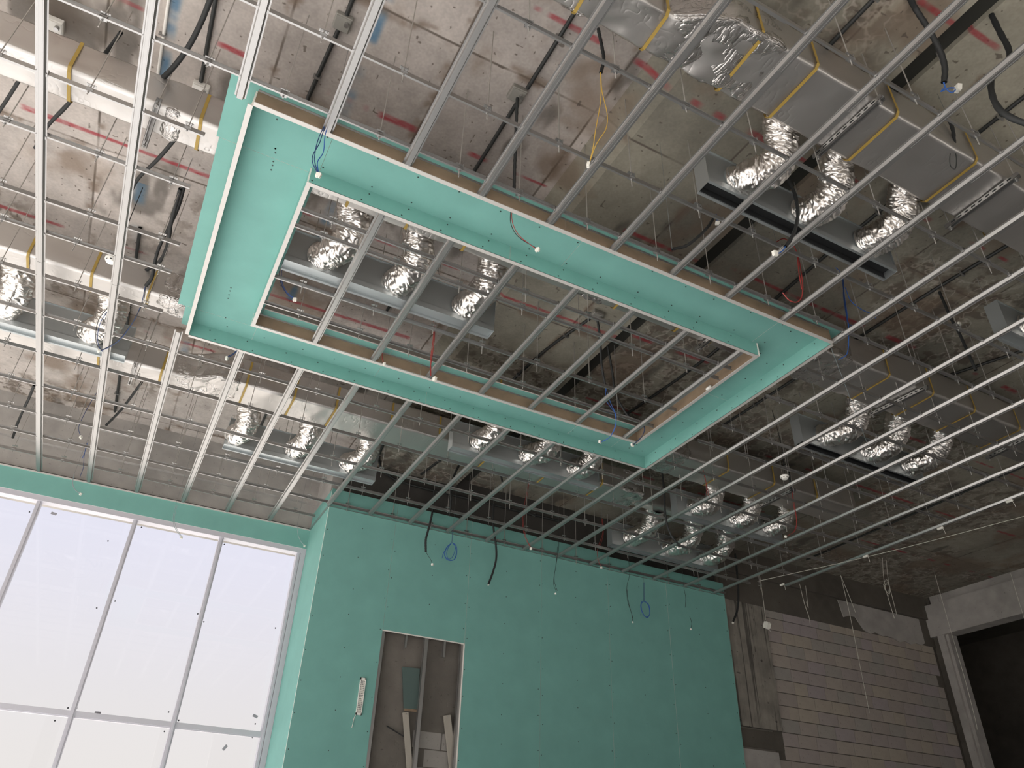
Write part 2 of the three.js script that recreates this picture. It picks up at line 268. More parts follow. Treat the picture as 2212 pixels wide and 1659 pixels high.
{ // curtain window: head board, aluminium frame, panes with rubber buttons and tape scraps
  const w = structGroup('window_1'), rr = rng(8), xm = [2.07, 0.97, -0.165, -1.33, -2.45, -3.57, -4.7, -5.82, -6.95], yt = [5.64, 3.2, 0.9, 0.05];
  const [hg, hm] = board(X0, 2.16, 5.71, H0, ZW - 0.0125, ZW, '+z'); obj('head_board', hg, hm, w);
  obj('head_trim', [bx(X0, 2.16, H0 - 0.004, H0 + 0.012, ZW - 0.02, ZW + 0.02)], M.trim, w);
  obj('frame_head', [bx(X0, 2.16, 5.64, 5.712, ZW - 0.14, ZW - 0.005)], M.alu, w);
  xm.forEach((x, i) => obj('mullion', [bx(x - 0.03, x + 0.03, 0, 5.66, ZW - 0.14, ZW - 0.03), bx(x - 0.012, x + 0.012, 0, 5.66, ZW - 0.03, ZW - 0.015)], M.alu, w));
  obj('jamb_cover', bx(2.09, 2.16, 0, 5.64, ZW - 0.12, ZW - 0.006), M.alu, w);
  for (const y of [3.2, 0.9]) obj('transom', [bx(X0, 2.1, y - 0.03, y + 0.03, ZW - 0.14, ZW - 0.035), bx(X0, 2.1, y - 0.042, y - 0.03, ZW - 0.1, ZW - 0.05)], M.alu, w);
  for (let i = 0; i < xm.length - 1; i++) for (let j = 0; j < 3; j++) { if (j > 1) continue; const g = new THREE.PlaneGeometry(xm[i] - xm[i + 1] - 0.06, yt[j] - yt[j + 1] - 0.06); g.translate((xm[i] + xm[i + 1]) / 2, (yt[j] + yt[j + 1]) / 2, ZW - 0.09); obj('pane', g, M.glass, w); }
  const dots = [[-1.4, 3.89], [-0.41, 3.71], [-0.07, 3.98], [1.03, 3.97], [-0.28, 2.84], [-0.1, 2.96], [0.92, 2.97], [1.02, 2.88], [-0.23, 1.66], [-0.14, 1.67], [0.88, 1.74], [1.02, 1.66], [0.89, 1.52], [1.0, 1.51], [-0.32, 1.51], [1.96, 2.95], [1.95, 1.72], [1.95, 1.56]];
  for (const [x, y] of dots) { const g = new THREE.CylinderGeometry(0.008, 0.01, 0.012, 10); g.rotateX(Math.PI / 2); g.translate(x, y + 1.6, ZW - 0.082); obj('rubber_button', g, M.rubber, w); }
  for (const [x, y, a] of [[-1.13, 3.93, -0.15], [0.1, 1.64, 0.03], [1.93, 1.81, -0.3], [1.64, 1.41, 1.0]]) { const g = new RoundedBoxGeometry(0.068, 0.034, 0.004, 1, 0.001); g.rotateZ(a); g.translate(x, y + 1.6, ZW - 0.083); obj('tape_scrap', g, M.tape, w); }
  obj('spandrel', bx(X0, 2.3, H0 - 0.29, 7.3, ZW - 0.4, ZW - 0.14), M.conc, w);
  obj('spandrel_beam', [bx(X0, 2.3, 6.05, 7.0, ZW - 0.16, ZW - 0.05), bx(X0, 2.3, 6.42, 7.0, ZW - 0.06, ZW + 0.02)], M.conc, w);
  obj('wall_end', bx(2.1725, 2.32, 0, 7.3, ZW - 0.4, -10.05), M.conc, w);
}

/* ---------- coffer: a raised ring trough of green board round a lower middle field ---------- */
{
  const c = thing('ceiling_coffer', 'rectangular raised ring trough of green plasterboard set in the ceiling grid', 'ceiling coffer', [0, 0, 0]);
  const part = (name, [g, m]) => obj(name, g, m, c), t = 0.0125, y0 = H0, y1 = HS, rr = rng(17);
  // soffit ring in separate boards with joints; it overhangs the faces, widest on the left
  const S = (a, b, z0, z1) => part('soffit_board', board(a, b, HS, HS + t, z0, z1, '-y'));
  const g = 0.0012, ox = [-0.36, 5.34], oz = [-6.8, -3.68], ix = [0.4, 4.72], iz = [-6.16, -4.33];
  S(ox[0], ix[0] - g, -4.3 + g, oz[1]); S(ox[0] + 0.02, ix[0] - g, -6.49 + g, -4.3 - g); S(ox[0] + 0.09, ix[0] - g, oz[0], -6.49 - g);
  S(ix[0] + g, 2.55 - g, iz[1], oz[1]); S(2.55 + g, ix[1] - g, iz[1], oz[1] - 0.012); S(ix[0] + g, 1.7 - g, oz[0], iz[0]); S(1.7 + g, 4.1 - g, oz[0], iz[0]); S(4.1 + g, ix[1] - g, oz[0], iz[0]);
  S(ix[1] + g, ox[1], -5.2 + g, oz[1]); S(ix[1] + g, ox[1], oz[0], -5.2 - g);
  // upright faces: outer ring looks inward, inner ring looks outward
  const F = (a) => part('side_board', board(...a));
  F([CO.x0 - t, CO.x0, y0, y1, CO.z1, CO.z0, '+x']); F([CO.x1, CO.x1 + t, y0, y1, CO.z1, CO.z0, '-x']);
  for (const [a, b] of [[CO.x0, 2.3], [2.303, CO.x1]]) { F([a, b, y0, y1, CO.z0, CO.z0 + t, '-z']); F([a + 0.0, b, y0, y1, CO.z1 - t, CO.z1, '+z']); }
  F([CI.x0, CI.x0 + t, y0, y1, CI.z1, CI.z0, '-x']); F([CI.x1 - t, CI.x1, y0, y1, CI.z1, CI.z0, '+x']);
  for (const [a, b] of [[CI.x0, 2.05], [2.053, CI.x1]]) { const a2 = Math.max(a, CI.x0 + t), b2 = Math.min(b, CI.x1 - t); F([a2, b2, y0, y1, CI.z0 - t, CI.z0, '+z']); F([a2, b2, y0, y1, CI.z1, CI.z1 + t, '-z']); }
  // metal edge tracks below and behind every face, and the top tracks under the soffit
  const E = (n, l) => obj(n, l, M.trim, c), h = 0.004, d = 0.036;
  const Z = (xa, xb, z, s) => [bx(xa, xb, y0 - 0.001, y0 + h, Math.min(z, z + s * d), Math.max(z, z + s * d)), bx(xa, xb, y0, y0 + 0.026, Math.min(z + s * (t + 0.0), z + s * (t + 0.002)), Math.max(z + s * t, z + s * (t + 0.002)))];
  const Xx = (za, zb, x, s) => [bx(Math.min(x, x + s * d), Math.max(x, x + s * d), y0 - 0.0018, y0 + h + 0.001, za - 0.0005, zb + 0.0005), bx(Math.min(x + s * t, x + s * (t + 0.002)), Math.max(x + s * t, x + s * (t + 0.002)), y0, y0 + 0.0265, za + 0.001, zb - 0.001)];
  E('edge_track', Z(CO.x0, CO.x1, CO.z0, 1)); E('edge_track', Z(CO.x0, CO.x1, CO.z1, -1)); E('edge_track', Xx(CO.z1, CO.z0, CO.x0, -1)); E('edge_track', Xx(CO.z1, CO.z0, CO.x1, 1));
  E('edge_track', Z(CI.x0, CI.x1, CI.z0, -1)); E('edge_track', Z(CI.x0, CI.x1, CI.z1, 1)); E('edge_track', Xx(CI.z1, CI.z0, CI.x0, 1)); E('edge_track', Xx(CI.z1, CI.z0, CI.x1, -1));
  const T = (l) => obj('top_track', l, M.galv, c), q = 0.011;
  T([bx(CO.x0, CO.x1, y1 - 0.002, y1 - 0.0005, CO.z0 + t, CO.z0 + t + q), bx(CO.x0, CO.x1, y1 - q, y1, CO.z0 + t, CO.z0 + t + 0.0015)]);
  T([bx(CI.x0, CI.x1, y1 - 0.002, y1 - 0.0005, CI.z1 + t, CI.z1 + t + q), bx(CI.x0, CI.x1, y1 - q, y1, CI.z1 + t, CI.z1 + t + 0.0015)]);
  T([bx(CI.x1 - t - q, CI.x1 - t, y1 - 0.002, y1 - 0.0005, CI.z1, CI.z0), bx(CI.x1 - t - 0.0015, CI.x1 - t, y1 - q, y1, CI.z1, CI.z0)]);
  // the white corner bead where the inner lip turns
  obj('corner_bead', [bx(CI.x1 - 0.004, CI.x1 + 0.003, y0, y1, CI.z0 - 0.004, CI.z0 + 0.003)], M.gyp, c);
  obj('corner_bead', [bx(CI.x0 - 0.003, CI.x0 + 0.004, y0, y1, CI.z1 - 0.003, CI.z1 + 0.004)], M.gyp, c);
  const sc = [], far = [], side = [];
  for (let x = 0; x < 5.1; x += 0.3 + 0.12 * rr()) { sc.push([x, HS - 0.001, -3.9 - 0.05 * rr()], [x + 0.1, HS - 0.001, -6.5 + 0.08 * rr()], [x + 0.05, HS - 0.001, -4.2], [x + 0.14, HS - 0.001, -6.62]); far.push([x + 0.07, H0 + 0.03, CO.z1 + 0.001], [x, H0 + 0.12, CO.z1 + 0.001]); if (x > CI.x0 && x < CI.x1) { far.push([x, H0 + 0.03, CI.z0 + 0.001], [x + 0.05, H0 + 0.12, CI.z0 + 0.001]); } }
  for (let z = -6.6; z < -3.9; z += 0.3 + 0.12 * rr()) { sc.push([5.1, HS - 0.001, z], [4.95 - 0.05 * rr(), HS - 0.001, z + 0.1]); side.push([CO.x1 - 0.001, H0 + 0.03, z], [CO.x1 - 0.001, H0 + 0.12, z + 0.1]); }
  for (const [x, z] of [[0.05, -4.2], [0.06, -4.24], [0.065, -4.33], [0.068, -4.37], [0.07, -4.42], [0.06, -6.0], [0.062, -6.05], [0.064, -6.11], [0.066, -6.17]]) sc.push([x, HS - 0.001, z]);
  const s1 = obj('screw_heads', [screws(sc, 'y'), screws(far, 'z'), screws(side, 'x')], M.screw, c); s1.userData.kind = 'stuff';
}

/* ---------- furring channels (hat section, running away from the camera) ---------- */
const CX = (k) => (k < 10 ? -1.472 + 0.602 * k + 0.003 : [4.59, 5.235, 5.82, 6.44, 7.06, 7.69, 8.33, 8.96, 9.7][k - 10]);
const hat = (() => { // outline of the thin hat profile, crown down
  const w = 0.019, f = 0.038, s = 0.0285, h = 0.024, t = 0.0016;
  return [[-w, 0], [w, 0], [s, h], [f, h], [f, h + t], [s - t, h + t], [w - t, t], [-w + t, t], [-s + t, h + t], [-f, h + t], [-f, h], [-s, h]];
})();
const ROWS = [-0.85, -1.6, -2.38, -3.06, -3.61, -4.22, -4.8, -5.49, -5.91, -6.52, -7.16, -7.86, -8.57, -9.24, -9.86];
const clipGeo = merge([bx(-0.036, -0.029, 0.018, 0.062, -0.011, 0.011), bx(0.029, 0.036, 0.018, 0.062, -0.011, 0.011), bx(-0.036, 0.036, 0.06, 0.064, -0.004, 0.004), bx(-0.03, -0.018, 0.018, 0.022, -0.016, 0.016), bx(0.018, 0.03, 0.018, 0.022, -0.016, 0.016)]);
const rowsFor = (x) => ROWS.concat([-4.58]);
function furring(x, z0, z1, label, rows, tilt = 0) {
  const len = Math.abs(z1 - z0), t = thing('furring_channel', label, 'ceiling channel', [x, H0, z0], 'furring channels of the ceiling grid');
  obj('rail', prism(hat, -len, 0), M.galv, t);
  // knurled ribs along the crown and splice sleeves
  obj('rib', [bx(-0.012, -0.0095, -0.0012, 0.0004, -len, 0), bx(0.0095, 0.012, -0.0012, 0.0004, -len, 0)], M.galv, t);
  for (const r of rows) if (r < z0 - 0.02 && r > z1 + 0.02) { const c = obj('clip', clipGeo, M.galv, t); c.position.z = r - z0; }
  if (len > 4) { const c = obj('splice_sleeve', [prism(hat.map(([a, b]) => [a * 1.03, b - 0.0022]), -0.3, 0)], M.galv, t); c.position.z = -len * 0.62; }
  return t;
}
for (let k = 0; k < 19; k++) {
  const x = CX(k), end = x < 2.1 ? ZW + 0.03 : x > 9.25 ? -8.95 : ZG + 0.03, nm = ORD[k];
  const inCof = x > -0.3 && x < 5.3;
  if (!inCof) furring(x, 1.2, end, k < 3 ? `${nm} furring channel from the window side, running whole to the window head` : k === 18 ? 'outermost furring channel, ending free before the block wall' : `${nm} furring channel counted from the window side, ending at the green wall`, ROWS);
  else {
    furring(x, 1.2, k === 2 ? -3.76 : CO.z0 + 0.02, `near length of the ${nm} furring channel, butting against the near coffer edge`, ROWS);
    furring(x, CO.z1 - 0.015 - (k === 2 ? 0.0 : 0), end, `far length of the ${nm} furring channel, from the coffer to the ${x < 2.1 ? 'window head' : 'green wall'}`, ROWS);
    if (x > 0.9 && x < 4.7) furring(x, CI.z0 - 0.02, CI.z1 + 0.025, `short length of the ${nm} furring channel spanning the coffer opening`, [-4.58, -4.8, -5.49, -5.91]);
  }
}

/* ---------- carrying channels (across, above the furring channels) ---------- */
{
  const C = [[0, 0], [0.014, 0], [0.014, 0.0015], [0.0015, 0.0015], [0.0015, 0.0365], [0.014, 0.0365], [0.014, 0.038], [0, 0.038]];
  const YC = H0 + 0.026, gr = 'carrying channels across the ceiling grid';
  const carry = (x0, x1, z, label, flip) => {
    const t = thing('carrying_channel', label, 'ceiling channel', [x0, YC, z], gr);
    const g = prism(C.map(([a, b]) => [flip ? -a : a, b]), 0, x1 - x0); g.rotateY(Math.PI / 2); obj('rail', g, M.galv, t);
    if (x1 - x0 > 2.2) { const l = obj('lap_piece', (() => { const q = prism(C.map(([a, b]) => [(flip ? -a : a) * 1.25 + 0.004, b + 0.002]), 0, 0.42); q.rotateY(Math.PI / 2); return q; })(), M.galv, t); l.position.x = (x1 - x0) * (0.3 + 0.4 * h2(Math.round(z * 100), Math.round(x0 * 10), 4)); }
  };
  const rr = rng(9);
  ROWS.forEach((z, i) => {
    const nm = ORD[i], fl = i % 2 === 0, xr = z < -9 ? 9.2 : 9.78;
    if (z < CO.z0 + 0.1 && z > CO.z1 - 0.1) {
      carry(-3.2, -0.42 - 0.03 * rr(), z, `${nm} carrying channel from the camera, length left of the coffer`, fl);
      carry(5.38, xr, z, `${nm} carrying channel from the camera, length right of the coffer`, fl);
      if (z < -4.5 && z > -6.1) carry(0.36, 4.75, z, `${nm} carrying channel from the camera, length inside the coffer opening`, fl);
    } else if (z > -1.2) carry(1.2, 6, z, `nearest carrying channel, crossing the top corner above the camera`, fl);
    else carry(-3.2, xr, z, `${nm} carrying channel from the camera, crossing the whole ceiling`, fl);
  });
  carry(0.37, 4.74, -4.6, 'dark thin carrying channel beside the duct inside the coffer opening', true);
  carry(-3.2, 2.1, -10.42, 'last carrying channel, beside the window spandrel', false);
}

/* ---------- hanger rods: one per bay on every carrying channel ---------- */
{
  const clipG = merge([bx(-0.022, 0.022, 0.0, 0.004, -0.02, 0.02), bx(-0.022, -0.018, -0.01, 0.05, -0.02, -0.016), bx(0.018, 0.022, -0.01, 0.05, 0.016, 0.02), cyl([0, -0.03, 0], [0, 0.03, 0], 0.0075, 6), bx(-0.03, 0.03, 0.046, 0.05, -0.012, 0.012)]);
  const rodG = [0.0042].map((r) => new THREE.CylinderGeometry(r, r, 1, 6))[0], rr = rng(77);
  let n = 0;
  const rows = ROWS.map((z, i) => [z, ORD[i]]).concat([[-4.6, 'dark inner'], [-10.42, 'last']]);
  for (const [z, nm] of rows) for (let k = -1; k < 18; k++) {
    const xa = k < 0 ? CX(0) - 0.6 : CX(k), xb = CX(k + 1), x = xa + (xb - xa) * (0.42 + 0.2 * rr()), jit = rr();
    if (z === -10.42 && x > 2) continue; if (z === -9.86 && x > 2.1 && jit > 0.6) continue;
    if (z < CO.z0 + 0.1 && z > CO.z1 - 0.1 && x > -0.45 && x < 5.4 && !(x > 0.45 && x < 4.7 && z < -4.5 && z > -6.1)) continue;
    if (z === -4.6 && !(x > 0.45 && x < 4.7)) continue;
    if (z === -4.6 && jit > 0.5) continue;
    if (!inFrame(x, H0 + 0.3, z, 1.02)) continue;
    if (n >= 262) break; n++;
    const top = x > 2.66 && x < 4.08 ? 6.86 : x > 4.08 && x < 4.3 ? 7.6 : x >= 4.3 ? 6.97 : HSLAB, y0 = H0 + 0.02 - 0.08 * rr();
    const t = thing('hanger_rod', `thin hanger rod on the ${nm} carrying channel, ${k < 0 ? 'before the first furring channel' : `between the ${ORD[k]} and ${ORD[k + 1]} furring channels`}`, 'hanger rod', [x, H0 + 0.045, z - 0.008], 'hanger rods of the ceiling grid');
    const r = obj('rod', rodG, M.rod, t), L = top - y0; r.scale.y = L; r.position.y = y0 + L / 2 - H0 - 0.045;
    r.rotation.set(0.006 * (rr() - 0.5), 0, 0.006 * (rr() - 0.5));
    obj('clip', clipG, M.galv, t);
  }
}

/* ---------- foil-wrapped air ducts ---------- */
function ductGeo(x0, x1, prof, crumple, seed) { // prof(x) -> [z near, z far, y bottom, y top]; rounded rectangle swept along x with wrapped-insulation unevenness
  const N = 44, step = 0.05, nx = Math.ceil((x1 - x0) / step), pos = [], uv = [], idx = [];
  const ring = (x) => {
    const [zn, zf, yb, yt] = prof(x), r = 0.035, w = zn - zf, h = yt - yb, out = [];
    const per = [[zn - r, yt - r, 0], [zn - r, yb + r, 1], [zf + r, yb + r, 2], [zf + r, yt - r, 3]];
    for (let i = 0; i < N; i++) {
      const side = Math.floor(i / (N / 4)), f = (i % (N / 4)) / (N / 4), a = per[side], b = per[(side + 1) % 4];
      // each side: straight run then quarter-round into the next corner
      const dir = [[1, 0], [0, -1], [-1, 0], [0, 1]][side], nxt = [[0, -1], [-1, 0], [0, 1], [1, 0]][side];
      let z, y, nz, ny;
      if (f < 0.6) { const q = f / 0.6; z = a[0] + (b[0] - a[0]) * q + dir[0] * r; y = a[1] + (b[1] - a[1]) * q + dir[1] * r; nz = dir[0]; ny = dir[1]; }
      else { const q = (f - 0.6) / 0.4 * Math.PI / 2; nz = dir[0] * Math.cos(q) + nxt[0] * Math.sin(q); ny = dir[1] * Math.cos(q) + nxt[1] * Math.sin(q); z = b[0] + nz * r; y = b[1] + ny * r; }
      out.push([z, y, nz, ny, i / N * 2 * (w + h)]);
    }
    return out;
  };
  for (let i = 0; i <= nx; i++) {
    const x = x0 + (x1 - x0) * i / nx, rg = ring(x), cr = crumple(x), end = Math.min(1, Math.min(x - x0, x1 - x) / 0.08 + 0.25);
    for (let j = 0; j <= N; j++) {
      const [z, y, nz, ny, v] = rg[j % N], n1 = vn3(x * 2.2 + seed, y * 5, z * 5) - 0.5, n2 = vn3(x * 9 + seed, y * 14, z * 14) - 0.5, n3 = Math.abs(vn3(x * 22 + seed, y * 10, z * 24) - 0.5);
      const d = (0.014 * n1 + 0.005 * n2 + cr * (0.05 * n2 - 0.045 * n3)) - 0.03 * (1 - end);
      pos.push(x, y + ny * d, z + nz * d); uv.push(x, (j / N) * 1.6);
    }
  }
  for (let i = 0; i < nx; i++) for (let j = 0; j < N; j++) { const a = i * (N + 1) + j, b = a + N + 1; idx.push(a, b, a + 1, b, b + 1, a + 1); }
  for (const [i, s] of [[0, 1], [nx, -1]]) { const c = pos.length / 3, [zn, zf, yb, yt] = prof(i ? x1 : x0); pos.push(i ? x1 : x0, (yb + yt) / 2, (zn + zf) / 2); uv.push(0, 0); for (let j = 0; j < N; j++) { const a = i * (N + 1) + j; if (s > 0) idx.push(c, a, a + 1); else idx.push(c, a + 1, a); } }
  const g = new THREE.BufferGeometry(); g.setAttribute('position', new THREE.Float32BufferAttribute(pos, 3)); g.setAttribute('uv', new THREE.Float32BufferAttribute(uv, 2)); g.setIndex(idx); g.computeVertexNormals(); return g;
}
function strapGeo(x, prof, dx = 0) { // tape band round the duct, slightly askew
  const [zn, zf, yb, yt] = prof(x), o = 0.012, w = 0.012, pts = [[zn + o, yt - 0.03], [zn + o, yb + 0.02], [zn - 0.02, yb - o], [zf + 0.02, yb - o], [zf - o, yb + 0.02], [zf - o, yt - 0.03]], pos = [], idx = [];
  pts.forEach(([z, y], i) => { const s = x + dx * (i - 2); for (const q of [-w, w]) { pos.push(s + q, y, z); } });
  for (let i = 0; i < pts.length - 1; i++) { const a = i * 2; idx.push(a, a + 1, a + 2, a + 1, a + 3, a + 2); }
  const n = pts.length * 2; pts.forEach(([z, y], i) => { const s = x + dx * (i - 2); for (const q of [-w, w]) pos.push(s + q, y + (y < yb ? 0.002 : 0), z + (y >= yb ? (z > (zn + zf) / 2 ? -0.002 : 0.002) : 0)); });
  for (let i = 0; i < pts.length - 1; i++) { const a = n + i * 2; idx.push(a, a + 2, a + 1, a + 1, a + 2, a + 3); }
  const g = new THREE.BufferGeometry(); g.setAttribute('position', new THREE.Float32BufferAttribute(pos, 3)); g.setAttribute('uv', new THREE.Float32BufferAttribute(new Float32Array(pos.length / 3 * 2), 2)); g.setIndex(idx); const q = g.toNonIndexed(); q.computeVertexNormals(); return q;
}
const bump1 = (x, c, w) => Math.exp(-(((x - c) / w) ** 2));
const DUCTS = [
  { label: 'nearest foil-wrapped duct, widening at a crumpled foil joint', x0: 0.6, x1: 9.5, prof: (x) => [lerp(-2.04, -1.86, sst(x, 2.05, 2.5)), -2.34, 6.35, lerp(6.68, 6.72, sst(x, 2.05, 2.5))], cr: (x) => 1.2 * bump1(x, 2.33, 0.28) + 0.5 * bump1(x, 1.75, 0.1) + 0.12, joints: [[2.06, 2.92], [1.35, 1.6]], straps: [1.5, 2.04, 2.68, 3.16, 3.95, 4.81, 5.6, 6.4] },
  { label: 'second foil-wrapped duct, crossing above the near edge of the coffer', x0: -3.4, x1: 9.6, prof: (x) => [lerp(-4.4, -4.17, sst(x, 4.9, 5.4)), -4.71, 6.35, lerp(6.68, 6.72, sst(x, 4.9, 5.4))], cr: (x) => 0.12 + 0.9 * bump1(x, 3.1, 0.15) + 0.8 * bump1(x, 5.6, 0.3) + 0.5 * bump1(x, 6.3, 0.2), joints: [[-0.78, -0.6], [2.9, 3.3], [5.3, 6.1]], straps: [-2.3, -1.4, -0.5, 0.71, 1.24, 1.78, 3.4, 4.12, 4.55, 6.6, 7.3, 8.0, 8.8] },
  { label: 'third foil-wrapped duct, crossing beyond the far edge of the coffer', x0: -3.4, x1: 9.0, prof: (x) => [-6.73, lerp(-7.02, -7.26, sst(x, 4.7, 5.3)), 6.35, 6.68], cr: (x) => 0.14 + 0.5 * bump1(x, -0.2, 0.3) + 0.7 * bump1(x, 5.8, 0.4), joints: [[-0.55, 0.1], [5.5, 6.0]], straps: [-1.68, -1.14, -0.63, 0.2, 3.2, 5.5, 6.6, 7.4, 8.2] },
  { label: 'farthest foil-wrapped duct, widening halfway and ending in a narrower neck', x0: -3.4, x1: 8.6, prof: (x) => [lerp(lerp(-8.12, -7.93, sst(x, -0.15, 0.3)), -8.24, sst(x, 6.1, 6.25)), -8.43, lerp(6.35, 6.42, sst(x, 6.1, 6.25)), 6.7], cr: (x) => 0.15 + 0.9 * bump1(x, 0.15, 0.35) + 0.7 * bump1(x, 6.0, 0.2), joints: [[-0.25, 0.5], [5.75, 6.3]], straps: [-1.0, -0.35, 0.55, 1.1, 1.6, 2.3, 2.95, 3.7, 4.6, 5.4] },
];
DUCTS.forEach((d, i) => {
  const t = thing('air_duct', d.label, 'air duct', [0, 0, 0], 'foil-wrapped air ducts');
  obj('foil_jacket', ductGeo(d.x0, d.x1, d.prof, d.cr, i * 13.7), M.foilDuct, t);
  d.joints.forEach(([a, b]) => obj('foil_joint', ductGeo(a, b, (x) => { const q = d.prof(x); return [q[0] + 0.006, q[1] - 0.006, q[2] - 0.006, q[3] + 0.004]; }, (x) => 1.1 * Math.sin(Math.PI * clamp((x - a) / (b - a), 0, 1)) + 0.25, a * 3.1 + i), M.foilWrap, t));
  d.straps.forEach((x, k) => obj('strap', strapGeo(x, d.prof, 0.012 * (h2(k, i, 2) - 0.3)), M.strap, t));
});

/* ---------- diffuser plenums ---------- */
const PL = []; // x0, x1, z of the near face, words
function plenum(x0, x1, z, words, dark) {
  const L = x1 - x0, y0 = 6.1, y1 = 6.47, dp = 0.11, t = thing('diffuser_plenum', words, 'diffuser box', [x0, y0, z], 'galvanised diffuser plenums');
  obj('near_plate', [bx(0, L, 0.03, y1 - y0, -0.003, 0), bx(0, L, y1 - y0 - 0.004, y1 - y0, -dp, 0.012)], M.plenum, t);
  obj('far_plate', [bx(0, L, 0, y1 - y0, -dp, -dp + 0.003), bx(0, L, -0.012, 0.003, -dp - 0.02, -dp + 0.003)], M.plenum, t);
  obj('end_plate', [bx(-0.003, 0, -0.01, y1 - y0, -dp - 0.012, 0.014)], M.plenum, t); obj('end_plate', [bx(L, L + 0.003, -0.01, y1 - y0, -dp - 0.012, 0.014)], M.plenum, t);
  obj('lip', [bx(0, L, -0.005, 0.055, 0.012, 0.016), bx(0, L, 0.052, 0.056, 0, 0.016), bx(0, L, -0.008, -0.005, -0.006, 0.016)], M.plenum, t);
  obj('slot_lining', dark ? [bx(0.003, L - 0.003, 0.06, 0.064, -dp + 0.003, -0.003), bx(0.003, L - 0.003, 0.0, 0.06, -0.005, -0.0035), bx(0.003, L - 0.003, 0.0, 0.06, -dp + 0.0035, -dp + 0.005)] : [bx(0.003, L - 0.003, 0.012, 0.016, -dp + 0.003, -0.003)], dark ? M.blackIn : M.plenum, t);  // black lining puts the shade inside the slot into colour; lit slots stay galvanised
  PL.push([x0, x1, z, t]); return t;
}
plenum(3.0, 5.02, -2.85, 'near galvanised diffuser plenum with a black slot, above the right end of the coffer', true);
plenum(6.58, 8.6, -2.9, 'galvanised diffuser plenum cut off by the frame edge');
plenum(0.4, 2.42, -5.31, 'galvanised diffuser plenum seen through the coffer opening');
plenum(6.48, 8.55, -5.36, 'galvanised diffuser plenum right of the coffer with a dark end plate', true);
plenum(-2.75, -0.7, -7.6, 'bright galvanised diffuser plenum left of the coffer, nearest the window side');
plenum(3.0, 5.12, -7.6, 'galvanised diffuser plenum just beyond the far edge of the coffer');
plenum(6.5, 8.45, -7.72, 'galvanised diffuser plenum under the right end of the third duct');
plenum(0.55, 2.5, -9.0, 'bright galvanised diffuser plenum beside the window corner');
plenum(6.36, 8.42, -9.14, 'farthest galvanised diffuser plenum, above the right half of the green wall');

/* ---------- flexible foil ducts ---------- */
function flexGeo(path, seed, R = 0.142) {
  const c = new THREE.CatmullRomCurve3(path.map(V), false, 'centripetal'), L = c.getLength(), n = Math.round(L / 0.0048), m = 68, fr = c.computeFrenetFrames(n, false), pos = [], uv = [], idx = [], P = new THREE.Vector3(), rr = rng(seed * 7 + 1), o = rr() * 40;
  for (let i = 0; i <= n; i++) {
    c.getPointAt(i / n, P); const N = fr.normals[i], B = fr.binormals[i], s = i / n * L, endf = Math.min(1, Math.min(s, L - s) / 0.05);
    for (let j = 0; j <= m; j++) {
      const a = j / m * Math.PI * 2, ca = Math.cos(a), sa = Math.sin(a), qx = ca * 2.2, qy = sa * 2.2;
      // wire helix ribs broken up by crumples that run mostly round the tube
      const w1 = vn3(s * 9 + o, qx * 1.1 + 7, qy * 1.1), rib = Math.sin((s / 0.034 + a / 6.283 + 1.6 * w1) * 6.283);
      const cr1 = vn3(s * 26 + o + 2 * w1, qx * 1.2, qy * 1.2) - 0.5, cr2 = Math.abs(vn3(s * 52 + o + 5 + 3 * w1, qx * 1.7, qy * 1.7) - 0.5), cr3 = Math.abs(vn3(s * 88 + o, qx * 2.6, qy * 2.6) - 0.5);
      const d = R + endf * (0.002 * rib + 0.02 * cr1 - 0.034 * cr2 - 0.014 * cr3 + 0.02 * (w1 - 0.5));
      pos.push(P.x + (N.x * ca + B.x * sa) * d, P.y + (N.y * ca + B.y * sa) * d, P.z + (N.z * ca + B.z * sa) * d); uv.push(s, j / m * 0.74);
    }
  }
  for (let i = 0; i < n; i++) for (let j = 0; j < m; j++) { const a = i * (m + 1) + j, b = a + m + 1; idx.push(a, b, a + 1, b, b + 1, a + 1); }
  const g = new THREE.BufferGeometry(); g.setAttribute('position', new THREE.Float32BufferAttribute(pos, 3)); g.setAttribute('uv', new THREE.Float32BufferAttribute(uv, 2)); g.setIndex(idx); g.computeVertexNormals(); return g;
}
